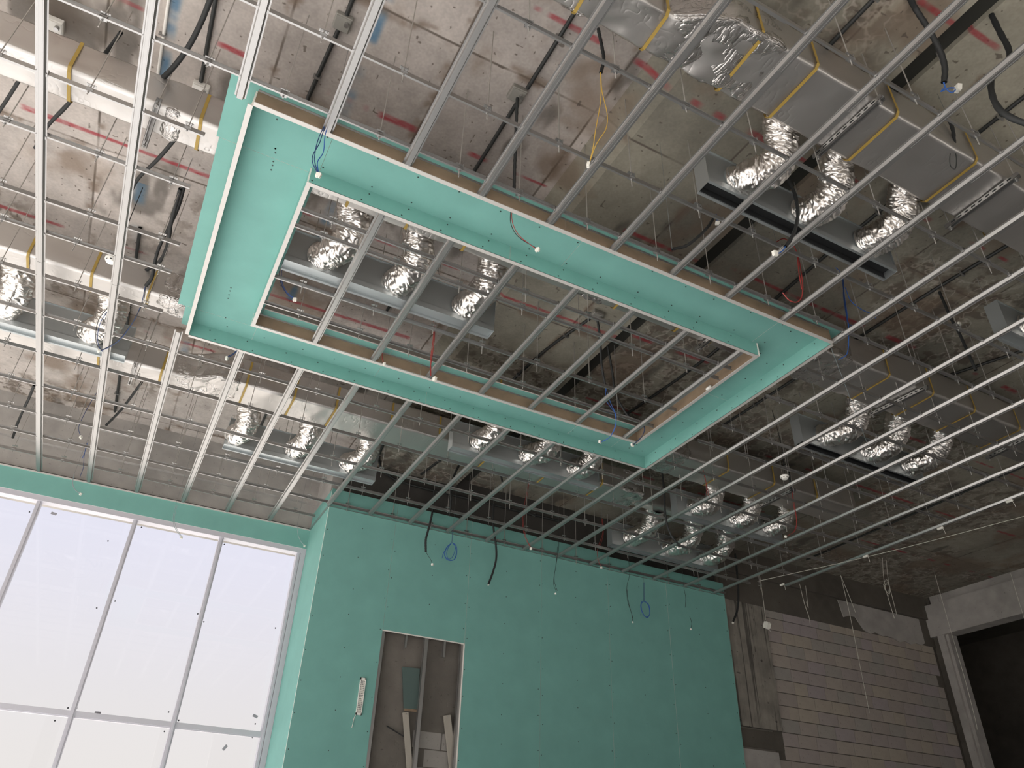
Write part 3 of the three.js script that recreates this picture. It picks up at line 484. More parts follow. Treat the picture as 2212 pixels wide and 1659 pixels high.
{
  const paths = [ // from the plenum face (origin) back and up to the duct side, local metres
    [[0, 0, -0.01], [0.03, -0.01, 0.14], [0.08, 0.03, 0.3], [0.08, 0.13, 0.43], [0.03, 0.24, 0.54], [0.0, 0.26, 0.66]],
    [[0, 0, -0.01], [0.05, -0.03, 0.15], [0.13, -0.01, 0.29], [0.15, 0.12, 0.42], [0.09, 0.24, 0.52], [0.05, 0.27, 0.66]],
    [[0, 0, -0.01], [0.02, -0.04, 0.13], [0.06, -0.01, 0.27], [0.06, 0.1, 0.4], [0.0, 0.23, 0.5], [-0.03, 0.26, 0.66]],
  ];
  const geos = [0, 1, 2, 0, 1, 2].map((p, i) => flexGeo(paths[p], i + 2));
  const collarG = (() => { const g = new THREE.CylinderGeometry(0.128, 0.128, 0.05, 28, 1, true); g.rotateX(Math.PI / 2); return g; })();
  const bandG = (() => { const g = new THREE.TorusGeometry(0.132, 0.004, 6, 32); return g; })();
  const where = ['near plenum', 'plenum at the frame edge', 'plenum inside the coffer', 'plenum right of the coffer', 'window-side plenum', 'plenum beyond the coffer', 'plenum under the third duct', 'plenum by the window corner', 'farthest plenum'];
  const xs = [[3.33, 4.02, 4.72], [6.95, 7.65, 8.3], [0.72, 1.42, 2.12], [6.85, 7.62, 8.32], [-2.5, -1.83, -1.05], [3.38, 4.05, 4.78], [6.82, 7.6, 8.22], [0.68, 1.42, 2.13], [6.72, 7.45, 8.2]];
  const duct = [0, 0, 1, 1, 2, 2, 2, 3, 3], tone = [1, 1, 0, 1, 0, 2, 1, 0, 2];
  const protos = new Map();
  PL.forEach(([x0, x1, z, t], i) => xs[i].forEach((x, k) => {
    if (!inFrame(x, 6.3, z + 0.3, 1.12)) return;
    const gi = (i * 2 + k + tone[i]) % 6, zf = DUCTS[duct[i]].prof(x)[1], len = zf - z + 0.03;
    let f;
    const label = `crumpled foil hose, ${['left', 'middle', 'right'][k]} of three on the ${where[i]}`;
    if (!protos.has(gi)) { f = thing('flexible_duct', label, 'flexible duct', [0, 0, 0], 'foil flexible ducts'); obj('foil_hose', geos[gi], M.foil, f); const b = obj('clamp_band', bandG, M.galv, f); b.position.set(0, 0, 0.035); protos.set(gi, f); }
    else { f = protos.get(gi).clone(); f.name = numbered('flexible_duct'); f.userData = { label, category: 'flexible duct', group: 'foil flexible ducts' }; scene.add(f); }
    f.position.set(x - 0.02, 6.262, z); f.scale.set(1, 1, len / 0.66);
    const c = obj('collar', collarG, M.plenum, t); c.position.set(x - x0 - 0.02, 0.162, 0.02);
  }));
}

/* ---------- slotted strut supports under the ducts ---------- */
{
  const put = (x, z0, z1, y, label, dx = 0) => {
    const t = thing('strut_channel', label, 'strut channel', [x, y, z0], 'slotted strut supports'), L = z0 - z1, w = 0.02, g = [bx(-w, -w + 0.0025, 0, 0.04, -L, 0), bx(w - 0.0025, w, 0, 0.04, -L, 0), bx(-w, -0.011, 0, 0.0025, -L, 0), bx(0.011, w, 0, 0.0025, -L, 0), bx(-w, w, 0.0375, 0.04, -L, 0)];
    obj('rail', g, M.galv, t);
    for (let q = 0.05; q < L - 0.04; q += 0.062) { obj('slot', bx(-w - 0.0012, -w + 0.0006, 0.014, 0.027, -q - 0.034, -q), M.blackIn, t); }
    for (const q of [0.03, L - 0.03]) obj('rod', cyl([0, -0.03, -q], [0, 6.97 - y, -q], 0.005, 6), M.rod, t);
    for (const q of [0.03, L - 0.03]) obj('nut', [cyl([0, -0.012, -q], [0, 0, -q], 0.011, 6), cyl([0, -0.02, -q], [0, -0.016, -q], 0.016, 8)], M.galv, t);
    t.rotation.y = dx; return t;
  };
  put(3.71, -1.8, -2.42, 6.3, 'slotted strut under the nearest duct, left of two', 0.02);
  put(5.17, -1.78, -2.42, 6.3, 'slotted strut under the nearest duct, close to the frame edge', -0.03);
  put(-0.8, -4.33, -4.83, 6.3, 'slotted strut under the second duct, left of the coffer', 0.1);
  put(7.08, -4.08, -4.8, 6.3, 'slotted strut under the second duct, right of the coffer', 0.08);
  put(4.5, -4.4, -4.8, 6.3, 'slotted strut under the second duct, inside the coffer corner', 0.0);
  put(9.0, -4.1, -4.8, 6.3, 'slotted strut at the right end of the second duct', -0.1);
  put(7.7, -6.66, -7.36, 6.3, 'slotted strut under the third duct, right of the coffer', 0.02);
  put(-0.62, -8.05, -8.52, 6.3, 'slotted strut under the farthest duct on the window side', 0.05);
}

/* ---------- rigid conduits and junction boxes on the slab ---------- */
{
  const pipe = (pts, label, r = 0.017, sad = true) => {
    const t = thing('conduit_pipe', label, 'conduit', [0, 0, 0], 'black conduit pipes on the slab'); obj('pipe', tube(pts, r, 8, 4), M.pvc, t);
    if (sad) for (let i = 0; i < pts.length - 1; i++) { const a = V(pts[i]), b = V(pts[i + 1]), n = Math.max(1, Math.floor(a.distanceTo(b) / 1.1)); for (let k = 0; k < n; k++) { const p = a.clone().lerp(b, (k + 0.6) / n); obj('saddle', [bx(p.x - 0.032, p.x + 0.032, p.y - 0.022, p.y + 0.02, p.z - 0.009, p.z + 0.009)], M.galv, t); } }
  };
  pipe([[1.71, 6.978, 0.4], [1.71, 6.978, -3.36]], 'long black conduit on the slab meeting a grey box above the near coffer edge');
  pipe([[1.7, 6.978, -3.5], [1.69, 6.978, -6.6]], 'black conduit on the slab leading from the grey box over the coffer');
  { const t = thing('conduit_pipe', 'thin white conduit on the slab along the blue paint line', 'conduit', [0, 0, 0], 'conduit pipes on the slab'); obj('pipe', cyl([-0.97, 6.985, 0.3], [-0.95, 6.985, -4.75], 0.012, 8), M.white, t); for (const z of [-2.2, -3.3, -4.3]) obj('saddle', bx(-0.985, -0.935, 6.968, 6.998, z - 0.008, z + 0.008), M.galv, t); }
  pipe([[-0.67, 6.978, 0.4], [-0.67, 6.978, -2.4], [-0.63, 6.978, -4.58]], 'black conduit on the slab ending at a white box left of the coffer');
  pipe([[0.26, 6.978, 0.4], [0.24, 6.978, -3.46]], 'black conduit on the slab ending at a grey box above the third channel');
  pipe([[0.22, 6.978, -3.6], [0.17, 6.978, -4.4]], 'short black conduit leaving the grey box above the third channel');
  pipe([[3.43, 6.838, 0.4], [3.43, 6.838, -1.95]], 'black conduit on the shallow beam above the nearest duct');
  pipe([[3.66, 6.838, -5.3], [3.5, 6.838, -6.2], [3.45, 6.838, -7.2]], 'black conduit on the beam seen through the coffer opening');
  pipe([[5.17, 6.948, 0.2], [5.18, 6.948, -3.4], [5.3, 6.948, -5.5], [5.2, 6.948, -7.3]], 'black conduit on the right slab passing behind the coffer corner');
  pipe([[6.6, 6.948, -2.3], [6.53, 6.948, -3.6], [6.5, 6.948, -6.6]], 'black conduit on the right slab between two plenums');
  pipe([[10.9, 6.948, -4.2], [11.05, 6.948, -9.6]], 'long black conduit beside the outermost channels');
  pipe([[8.3, 6.948, -3.6], [7.7, 6.948, -5.2]], 'slanting black conduit on the slab behind the right plenums');
  pipe([[-0.9, 6.978, -6.6], [-0.85, 6.978, -10.6]], 'black conduit on the slab above the bright window-side plenum');
  pipe([[1.0, 6.978, -9.2], [1.03, 6.978, -10.7]], 'paired black conduit dropping toward the window spandrel');
  pipe([[2.55, 6.9, -8.3], [2.62, 6.87, -9.2], [2.78, 6.82, -9.9], [2.95, 6.72, -9.98], [4.6, 6.68, -9.98], [6.0, 6.68, -9.98]], 'black conduit bending along the wall top above the green boards', 0.02);
  pipe([[3.6, 6.838, -8.5], [3.45, 6.838, -9.9]], 'short black conduit on rough concrete above the green wall');
  const jb = (x, y, z, label, mat = M.box) => { const t = thing('junction_box', label, 'junction box', [x, y, z], 'junction boxes on the slab'); obj('case', (() => { const g = new RoundedBoxGeometry(0.13, 0.05, 0.13, 2, 0.008); g.translate(0, -0.025, 0); return g; })(), mat, t); obj('cover', (() => { const g = new RoundedBoxGeometry(0.115, 0.008, 0.115, 1, 0.003); g.translate(0, -0.053, 0); return g; })(), mat, t); obj('gland', [cyl([0.03, -0.05, 0.02], [0.03, -0.085, 0.02], 0.018, 10)], M.galv, t); };
  jb(1.66, HSLAB, -3.44, 'grey junction box on the slab above the near coffer edge'); jb(0.23, HSLAB, -3.53, 'grey junction box on the slab above the third furring channel');
  jb(3.66, 6.86, -5.36, 'pale junction box under the beam inside the coffer opening'); jb(-0.62, HSLAB, -4.66, 'white junction box on the slab left of the coffer', M.white); jb(-1.7, HSLAB, -4.62, 'white junction box on the slab beside the leftmost channel', M.white); jb(6.5, 6.97, -4.5, 'grey junction box on the right slab behind the plenum');
}

/* ---------- smoke detectors ---------- */
{
  const make = (x, y, z, label) => {
    const t = thing('smoke_detector', label, 'smoke detector', [x, y, z], 'hanging smoke detectors');
    const prof = [[0, -0.03], [0.03, -0.03], [0.038, -0.024], [0.04, -0.008], [0.052, -0.004], [0.054, 0.012], [0.05, 0.018], [0, 0.018]].map((p) => new THREE.Vector2(...p));
    obj('housing', new THREE.LatheGeometry(prof, 32), M.white, t);
    for (let i = 0; i < 6; i++) { const g = bx(-0.009, 0.009, -0.018, -0.01, 0.0385, 0.0415); g.rotateY(i * Math.PI / 3); obj('vent_slot', g, M.blackIn, t); }
    obj('cord', tube([[0, 0.015, 0], [0.02, 0.2, 0.01], [0.01, 0.5, 0.03], [0.0, HSLAB - y - 0.03, 0]], 0.004, 6, 8), M.black, t);
  };
  make(-0.93, 6.06, -6.02, 'white smoke detector hanging beside the second furring channel'); make(6.82, 6.0, -6.02, 'white smoke detector hanging in the right bays beyond the coffer');
  const t = thing('smoke_detector', 'white smoke detector lying on the right rim inside the coffer', 'smoke detector', [4.74, 6.02, -4.95]); const g = new THREE.LatheGeometry([[0, -0.02], [0.03, -0.018], [0.036, 0], [0.03, 0.012], [0, 0.014]].map((p) => new THREE.Vector2(...p)), 24); obj('housing', g, M.white, t); obj('base_ring', (() => { const q = new THREE.TorusGeometry(0.034, 0.004, 6, 24); q.rotateX(Math.PI / 2); return q; })(), M.plug, t); t.rotation.z = 0.9;
}

/* ---------- strip of perforated terminals on the green wall and debris in the wall opening ---------- */
{
  const t = thing('terminal_strip', 'white perforated terminal strip standing upright on the green wall', 'terminal strip', [2.97, 3.6, ZG + 0.001]);
  obj('frame', [bx(-0.036, -0.026, -0.22, 0.22, 0, 0.024), bx(0.026, 0.036, -0.22, 0.22, 0, 0.024), bx(-0.036, 0.036, 0.195, 0.22, 0, 0.024), bx(-0.036, 0.036, -0.22, -0.195, 0, 0.024), ], M.white, t); obj('back_plate', bx(-0.026, 0.026, -0.195, 0.195, 0, 0.006), M.tape, t);
  for (let i = 0; i < 19; i++) obj('crossbar', bx(-0.026, 0.026, -0.19 + i * 0.0208, -0.1815 + i * 0.0208, 0.006, 0.02), M.plug, t);
  obj('divider', [bx(-0.011, -0.006, -0.195, 0.195, 0.006, 0.0215), bx(0.008, 0.013, -0.195, 0.195, 0.006, 0.0215)], M.plug, t);
  obj('loose_wire', tube([[-0.03, -0.21, 0.012], [-0.05, -0.27, 0.01], [-0.055, -0.34, 0.008], [-0.06, -0.37, 0.006]], 0.004), M.plug, t);
  const o = thing('board_offcut', 'dark green board offcut stuck on the concrete inside the wall opening', 'board offcut', [3.64, 3.8, -10.03]);
  obj('sheet', (() => { const g = new THREE.ExtrudeGeometry(new THREE.Shape([[-0.12, 0.26], [0.13, 0.27], [0.15, -0.24], [-0.04, -0.25]].map((p) => new THREE.Vector2(...p))), { depth: 0.013, bevelEnabled: false }); return uvm(g); })(), std({ color: 0x52635f, roughness: 0.9 }), o);
  obj('torn_edge', bx(-0.03, 0.14, -0.275, -0.245, 0, 0.012), M.brown, o);
  const lath = (p, a, w, l, label) => { const q = thing('timber_lath', label, 'timber lath', p, 'laths inside the wall opening'); obj('bar', (() => { const g = new RoundedBoxGeometry(w, l, 0.03, 1, 0.003); g.translate(0, -l / 2, 0); return uvm(g); })(), std({ color: 0xa6a095, roughness: 0.85 }), q); obj('nail', cyl([0, -0.02, 0.014], [0, -0.02, 0.022], 0.008, 8), M.galv, q); q.rotation.z = a; };
  lath([3.62, 3.5, -9.995], 0.2, 0.075, 1.1, 'pale grey lath leaning in the left half of the wall opening'); lath([4.2, 3.53, -9.995], 0.22, 0.1, 1.1, 'grey channel-like lath leaning in the right half of the wall opening');
  const rb = thing('rebar_end', 'thin dark rebar stub slanting across the concrete in the wall opening', 'rebar', [3.4, 3.32, -10.03]); obj('bar', cyl([0, 0, 0], [0.24, -0.1, 0.012], 0.007, 8), M.black, rb); obj('bent_tip', cyl([0.24, -0.1, 0.012], [0.26, -0.12, 0.02], 0.007, 8), M.black, rb);
}

/* ---------- hanging cables, wires and strings (world points in metres) ---------- */
const CABLES = [
  { n: 'wire_bundle', l: 'three blue wires with a white plug hanging over the near edge of the coffer', c: 'wires', wr: 0.0035, w: [['#27406f', [[0.336,6.164,-3.72],[0.311,5.995,-3.72],[0.304,5.843,-3.72],[0.283,5.71,-3.72],[0.291,5.645,-3.72],[0.345,5.556,-3.72]]], ['#2f5ea8', [[0.342,6.168,-3.72],[0.327,5.955,-3.72],[0.343,5.77,-3.72],[0.323,5.663,-3.72],[0.347,5.566,-3.72]]], ['#27406f', [[0.334,6.152,-3.72],[0.297,5.961,-3.72],[0.29,5.776,-3.72],[0.306,5.653,-3.72],[0.348,5.558,-3.72]]]], cs: 0.035, k: [0.35,5.549,-3.72] },
  { n: 'cable_drop', l: 'black conduit ending in red and black wires over the near coffer edge', c: 'cable', hr: 0.013, h: [[1.666,6.97,-3.445],[1.716,6.742,-3.549],[1.764,6.532,-3.642],[1.832,6.224,-3.774]], wr: 0.0035, w: [['#9c3c38', [[1.832,6.224,-3.774],[1.846,6.112,-3.826],[1.874,6.007,-3.865],[1.938,5.912,-3.878],[2.083,5.804,-3.85]]], ['#232625', [[1.828,6.224,-3.776],[1.845,6.077,-3.845],[1.869,5.989,-3.877],[1.934,5.902,-3.885],[2.081,5.811,-3.848]]]], cs: 0.035, k: [2.093,5.8,-3.846] },
  { n: 'cable_drop', l: 'black conduit ending in a loop of two yellow wires', c: 'cable', hr: 0.013, h: [[1.926,6.97,-2.655],[1.975,6.832,-2.689],[2.007,6.723,-2.719],[2.006,6.624,-2.762]], wr: 0.0035, w: [['#c9a54a', [[2.006,6.624,-2.762],[2.036,6.486,-2.802],[2.102,6.286,-2.844],[2.109,6.184,-2.879],[2.066,6.06,-2.947],[2.043,5.915,-3.01]]], ['#c9a54a', [[2.003,6.624,-2.763],[2.039,6.431,-2.823],[2.046,6.158,-2.923],[2.05,6.031,-2.966],[2.044,5.911,-3.01]]]], cs: 0.035, k: [2.039,5.9,-3.016] },
  { n: 'cable_drop', l: 'thick black conduit with blue wires and a square white plug at its end', c: 'cable', hr: 0.02, h: [[3.646,6.97,-1.368],[3.735,6.826,-1.397],[3.851,6.666,-1.419],[3.94,6.512,-1.449],[3.974,6.41,-1.482],[3.981,6.32,-1.523]], wr: 0.0045, w: [['#2f5ea8', [[3.981,6.32,-1.523],[3.988,6.288,-1.535],[3.97,6.256,-1.56],[4.016,6.282,-1.523],[4.048,6.282,-1.504]]], ['#2f5ea8', [[3.978,6.32,-1.525],[4,6.276,-1.534],[4.036,6.25,-1.527],[4.06,6.276,-1.501]]]], cs: 0.05, k: [4.068,6.282,-1.494] },
  { n: 'cable_drop', l: 'thick black conduit snaking past the outer furring channels', c: 'cable', hr: 0.02, h: [[4.333,6.97,-1.204],[4.343,6.758,-1.213],[4.347,6.573,-1.218],[4.319,6.451,-1.235],[4.249,6.346,-1.273],[4.156,6.229,-1.322],[4.105,6.07,-1.344],[4.084,5.885,-1.342],[4.114,5.779,-1.314],[4.182,5.7,-1.267]] },
  { n: 'cable_drop', l: 'black conduit with a drooping wire loop below the wide near duct', c: 'cable', hr: 0.014, h: [[4.575,6.7,-1.826],[4.605,6.571,-1.843],[4.604,6.424,-1.877]], wr: 0.003, w: [['#232625', [[4.604,6.424,-1.877],[4.569,6.334,-1.916],[4.565,6.226,-1.94],[4.586,6.2,-1.933],[4.607,6.291,-1.904],[4.603,6.407,-1.882]]]] },
  { n: 'cable_drop', l: 'black conduit with a pair of blue wires inside the coffer opening', c: 'cable', hr: 0.013, h: [[3.643,6.9,-5.346],[3.718,6.777,-5.422],[3.815,6.605,-5.536],[3.905,6.432,-5.657],[4.021,6.256,-5.77]], wr: 0.0035, w: [['#2f5ea8', [[4.021,6.256,-5.77],[4.081,6.145,-5.85],[4.211,6.038,-5.887],[4.269,5.934,-5.963],[4.26,5.846,-6.065],[4.201,5.804,-6.146]]], ['#2f5ea8', [[4.021,6.256,-5.77],[4.122,6.133,-5.838],[4.237,6.011,-5.9],[4.265,5.915,-5.986],[4.255,5.838,-6.076],[4.199,5.8,-6.152]]]], cs: 0.035, k: [4.184,5.804,-6.157] },
  { n: 'cable_drop', l: 'black conduit with a dark wire curling over the inner coffer corner', c: 'cable', hr: 0.013, h: [[4.109,6.9,-5.822],[4.219,6.633,-5.91],[4.31,6.39,-5.988],[4.453,6.185,-6.011],[4.509,6.132,-6.005]], wr: 0.0035, w: [['#27406f', [[4.509,6.132,-6.005],[4.597,6.098,-5.97],[4.658,6.04,-5.963],[4.661,5.952,-6.004],[4.59,5.855,-6.093]]], ['#232625', [[4.509,6.132,-6.005],[4.605,6.103,-5.963],[4.669,6.025,-5.963],[4.656,5.933,-6.016],[4.596,5.85,-6.092]]]], cs: 0.035, k: [4.582,5.85,-6.1] },
  { n: 'wire_bundle', l: 'blue wire pair hanging inside the coffer beside its inner rim', c: 'wires', wr: 0.0035, w: [['#27406f', [[0.387,7.006,-5.75],[0.396,6.55,-5.75],[0.415,6.326,-5.75],[0.455,6.19,-5.75],[0.53,6.094,-5.75],[0.6,6.063,-5.75]]], ['#2f5ea8', [[0.395,7.01,-5.75],[0.414,6.529,-5.75],[0.436,6.306,-5.75],[0.474,6.181,-5.75],[0.537,6.102,-5.75],[0.603,6.07,-5.75]]]], cs: 0.035, k: [0.609,6.061,-5.75] },
  { n: 'wire_bundle', l: 'dark wire crossing the inner coffer rim to a white plug', c: 'wires', wr: 0.0035, w: [['#27406f', [[0.388,6.409,-6.75],[0.365,6.256,-6.75],[0.321,6.081,-6.75],[0.272,5.96,-6.75],[0.227,5.904,-6.75]]], ['#27406f', [[0.375,6.404,-6.75],[0.353,6.228,-6.75],[0.317,6.062,-6.75],[0.271,5.943,-6.75],[0.222,5.885,-6.75]]]], cs: 0.035, k: [0.223,5.88,-6.75] },
  { n: 'cable_drop', l: 'long black conduit draped under the slab beside the coffer, wires gathered in a loop', c: 'cable', hr: 0.016, h: [[-0.586,6.95,-5.795],[-0.586,6.808,-5.945],[-0.616,6.663,-6.119],[-0.644,6.53,-6.28],[-0.638,6.422,-6.398],[-0.629,6.344,-6.48],[-0.659,6.289,-6.561]], wr: 0.0035, w: [['#232625', [[-0.659,6.289,-6.561],[-0.641,6.19,-6.666],[-0.674,6.066,-6.832],[-0.741,5.949,-7.014],[-0.822,5.887,-7.138],[-0.884,5.859,-7.209]]], ['#27406f', [[-0.663,6.289,-6.563],[-0.651,6.174,-6.69],[-0.676,6.051,-6.852],[-0.749,5.927,-7.045],[-0.833,5.875,-7.16],[-0.886,5.856,-7.215]]], ['#232625', [[-0.863,6.236,-6.739],[-0.936,6.134,-6.901],[-0.975,6.066,-7.005],[-0.969,5.974,-7.116],[-0.929,5.896,-7.189],[-0.874,5.856,-7.208]]], ['#27406f', [[-0.867,6.236,-6.741],[-0.92,6.122,-6.907],[-0.953,6.051,-7.012],[-0.948,5.958,-7.122],[-0.91,5.887,-7.189],[-0.864,5.85,-7.209]]]], cs: 0.035, k: [-0.9,5.859,-7.218] },
  { n: 'cable_drop', l: 'black conduit sagging from the slab to the near left duct', c: 'cable', hr: 0.02, h: [[-0.634,6.65,-3.563],[-0.666,6.65,-3.789],[-0.718,6.65,-4.04],[-0.794,6.65,-4.274],[-0.891,6.65,-4.493]], wr: 0.003, w: [['#232625', [[-0.891,6.65,-4.493],[-0.92,6.65,-4.592],[-0.922,6.65,-4.712],[-0.921,6.65,-4.523]]]] },
  { n: 'cable_drop', l: 'dark conduit slung crosswise under the left slab bay', c: 'cable', hr: 0.016, h: [[-1.201,6.8,-4.287],[-1.301,6.8,-4.556],[-1.416,6.8,-4.874],[-1.524,6.8,-5.155],[-1.689,6.8,-5.524],[-1.773,6.8,-5.81]] },
  { n: 'cable_drop', l: 'dark conduit slung under the slab at the frame edge', c: 'cable', hr: 0.016, h: [[-1.873,6.8,-5.088],[-1.959,6.8,-5.327],[-2.105,6.8,-5.713]] },
  { n: 'cable_drop', l: 'dark conduit hanging between the two left ducts', c: 'cable', hr: 0.016, h: [[-0.714,6.75,-5.086],[-0.814,6.75,-5.37],[-0.944,6.75,-5.695],[-1.018,6.75,-6.061]] },
  { n: 'cable_drop', l: 'black conduit hanging under the slab beside the left coffer board', c: 'cable', hr: 0.018, h: [[-0.573,6.6,-5.455],[-0.592,6.6,-5.919],[-0.583,6.6,-6.258],[-0.622,6.6,-6.536],[-0.745,6.6,-6.782],[-0.903,6.6,-7.227]] },
  { n: 'cable_drop', l: 'black conduit draped below the slab near the window spandrel', c: 'cable', hr: 0.016, h: [[-0.566,6.7,-9.116],[-0.644,6.7,-9.515],[-0.736,6.7,-9.957],[-0.881,6.7,-10.497]] },
  { n: 'cable_drop', l: 'black conduit running down toward the window head', c: 'cable', hr: 0.016, h: [[-1.634,6.35,-9.205],[-1.695,6.35,-9.589],[-1.769,6.35,-9.976],[-1.837,6.35,-10.408],[-1.887,6.35,-10.782]] },
  { n: 'wire_bundle', l: 'thin blue wire with a white plug before the window spandrel', c: 'wires', wr: 0.0035, w: [['#27406f', [[-1.041,6.652,-9.6],[-1.07,6.437,-9.6],[-1.084,6.232,-9.6],[-1.079,6.135,-9.6],[-1.028,6.04,-9.6]]]], cs: 0.035, k: [-1.02,6.03,-9.6] },
  { n: 'wire_bundle', l: 'blue wire tail tied to the furring channel near the window', c: 'wires', wr: 0.0035, w: [['#2f5ea8', [[-0.967,6.168,-10],[-0.959,6.038,-10],[-0.959,5.939,-10]]], ['#27406f', [[-0.976,6.146,-10],[-0.949,5.975,-10],[-0.912,5.823,-10],[-0.909,5.696,-10]]]] },
  { n: 'wire_bundle', l: 'pale looped wires with two small plugs over the window head band', c: 'wires', wr: 0.003, w: [['#8f9a9c', [[-1.04,5.975,-10.6],[-1.01,5.829,-10.6],[-0.959,5.756,-10.6],[-0.898,5.719,-10.6]]], ['#8f9a9c', [[-1.041,5.961,-10.6],[-1.013,5.822,-10.6],[-0.95,5.745,-10.6],[-0.851,5.724,-10.6]]]], cs: 0.03, k: [-0.886,5.715,-10.6] },
  { n: 'wire_bundle', l: 'pale wire pair dangling in front of the tall window', c: 'wires', wr: 0.003, w: [['#8f9a9c', [[0.253,5.802,-10.5],[0.267,5.618,-10.5],[0.316,5.497,-10.5],[0.429,5.379,-10.5]]], ['#8f9a9c', [[0.273,5.794,-10.5],[0.286,5.609,-10.5],[0.341,5.49,-10.5],[0.431,5.392,-10.5]]]], cs: 0.03, k: [0.436,5.374,-10.5] },
  { n: 'wire_bundle', l: 'thin dark wire hanging in the corner by the window head', c: 'wires', wr: 0.003, w: [['#8f9a9c', [[1.869,5.834,-10.4],[1.907,5.703,-10.4],[1.979,5.601,-10.4],[2.024,5.57,-10.4]]]], cs: 0.025, k: [2.025,5.563,-10.4] },
  { n: 'cable_drop', l: 'black conduit hanging behind the far duct with a stub of wire', c: 'cable', hr: 0.016, h: [[3.689,6.662,-9],[3.63,6.492,-9],[3.596,6.303,-9],[3.606,6.093,-9],[3.611,5.956,-9]], wr: 0.0035, w: [['#232625', [[3.611,5.956,-9],[3.608,5.9,-9],[3.606,5.852,-9]]]] },
  { n: 'cable_drop', l: 'short black conduit with a wire tail before the first green wall joint', c: 'cable', hr: 0.015, h: [[3.573,6.474,-9.6],[3.576,6.137,-9.6],[3.54,5.851,-9.6],[3.519,5.707,-9.6],[3.537,5.526,-9.6]], wr: 0.003, w: [['#232625', [[3.537,5.526,-9.6],[3.585,5.468,-9.6],[3.624,5.423,-9.6],[3.642,5.386,-9.6]]]], cs: 0.03, k: [3.65,5.368,-9.6] },
  { n: 'cable_coil', l: 'large loose coil of blue wire hung before the green wall', c: 'cable coil', wr: 0.004, w: [['#27406f', [[3.959,6.017,-9.7],[3.956,5.873,-9.7],[3.956,5.787,-9.7]]], ['#2f5ea8', [[3.956,5.787,-9.7],[3.903,5.72,-9.7],[3.841,5.602,-9.7],[3.827,5.523,-9.7]]], ['#2f5ea8', [[3.956,5.787,-9.7],[3.883,5.701,-9.7],[3.856,5.592,-9.7],[3.898,5.524,-9.7],[3.971,5.519,-9.7],[4.025,5.557,-9.7],[4.046,5.666,-9.7],[4.024,5.76,-9.7],[3.963,5.789,-9.7]]], ['#2f5ea8', [[3.956,5.787,-9.7],[3.905,5.692,-9.7],[3.892,5.592,-9.7],[3.934,5.525,-9.7],[4.005,5.539,-9.7],[4.035,5.622,-9.7],[4.019,5.73,-9.7],[3.963,5.789,-9.7]]], ['#2f5ea8', [[3.963,5.789,-9.7],[4.01,5.757,-9.7],[4.01,5.658,-9.7],[3.974,5.561,-9.7],[3.919,5.529,-9.7],[3.873,5.561,-9.7],[3.872,5.657,-9.7],[3.916,5.737,-9.7],[3.956,5.787,-9.7]]]] },
  { n: 'cable_drop', l: 'black conduit hanging from the middle duct with a thin wire tail', c: 'cable', hr: 0.015, h: [[4.136,6.871,-8.6],[4.108,6.699,-8.6],[4.145,6.526,-8.6],[4.188,6.357,-8.6]], wr: 0.0035, w: [['#232625', [[4.188,6.357,-8.6],[4.207,6.256,-8.6],[4.197,6.162,-8.6]]]] },
  { n: 'cable_drop', l: 'longest black conduit dangling open-ended before the green wall', c: 'cable', hr: 0.015, h: [[4.615,6.564,-9.75],[4.633,6.202,-9.75],[4.685,5.94,-9.75],[4.703,5.727,-9.75],[4.667,5.528,-9.75],[4.596,5.306,-9.75]], cs: 0.02, k: [4.596,5.299,-9.75] },
  { n: 'wire_bundle', l: 'dark red wire pair with a white plug at the green wall top', c: 'wires', wr: 0.0035, w: [['#9c3c38', [[5.033,6.918,-9.4],[4.97,6.512,-9.4],[4.946,6.205,-9.4],[4.991,5.994,-9.4],[5.087,5.849,-9.4]]], ['#9c3c38', [[5.041,6.92,-9.4],[4.994,6.48,-9.4],[4.962,6.172,-9.4],[5.022,5.965,-9.4],[5.095,5.851,-9.4]]]], cs: 0.035, k: [5.095,5.836,-9.4] },
  { n: 'wire_bundle', l: 'thin dark wires kinked before the second green wall board', c: 'wires', wr: 0.003, w: [['#232625', [[5.8,6.469,-9.8],[5.808,6.16,-9.8],[5.766,5.886,-9.8],[5.724,5.62,-9.8],[5.741,5.536,-9.8],[5.781,5.443,-9.8]]], ['#232625', [[5.791,6.156,-9.8],[5.757,5.847,-9.8],[5.716,5.532,-9.8],[5.765,5.426,-9.8]]]], cs: 0.025, k: [5.749,5.394,-9.8] },
  { n: 'wire_bundle', l: 'dark red wire ending in a plug just above the green wall line', c: 'wires', wr: 0.0035, w: [['#9c3c38', [[6.368,6.61,-9.4],[6.376,6.376,-9.4],[6.299,6.167,-9.4],[6.259,6.008,-9.4],[6.287,5.865,-9.4],[6.319,5.805,-9.4]]], ['#9c3c38', [[6.386,6.614,-9.4],[6.383,6.339,-9.4],[6.324,6.15,-9.4]]]], cs: 0.03, k: [6.327,5.791,-9.4] },
  { n: 'wire_bundle', l: 'thin dark wire hanging left of the small blue coil', c: 'wires', wr: 0.003, w: [['#232625', [[7.151,6.197,-9.82],[7.155,5.978,-9.82],[7.086,5.75,-9.82],[7.089,5.51,-9.82],[7.148,5.336,-9.82],[7.166,5.215,-9.82]]], ['#232625', [[7.084,5.719,-9.82],[7.106,5.498,-9.82],[7.17,5.266,-9.82]]]], cs: 0.025, k: [7.165,5.2,-9.82] },
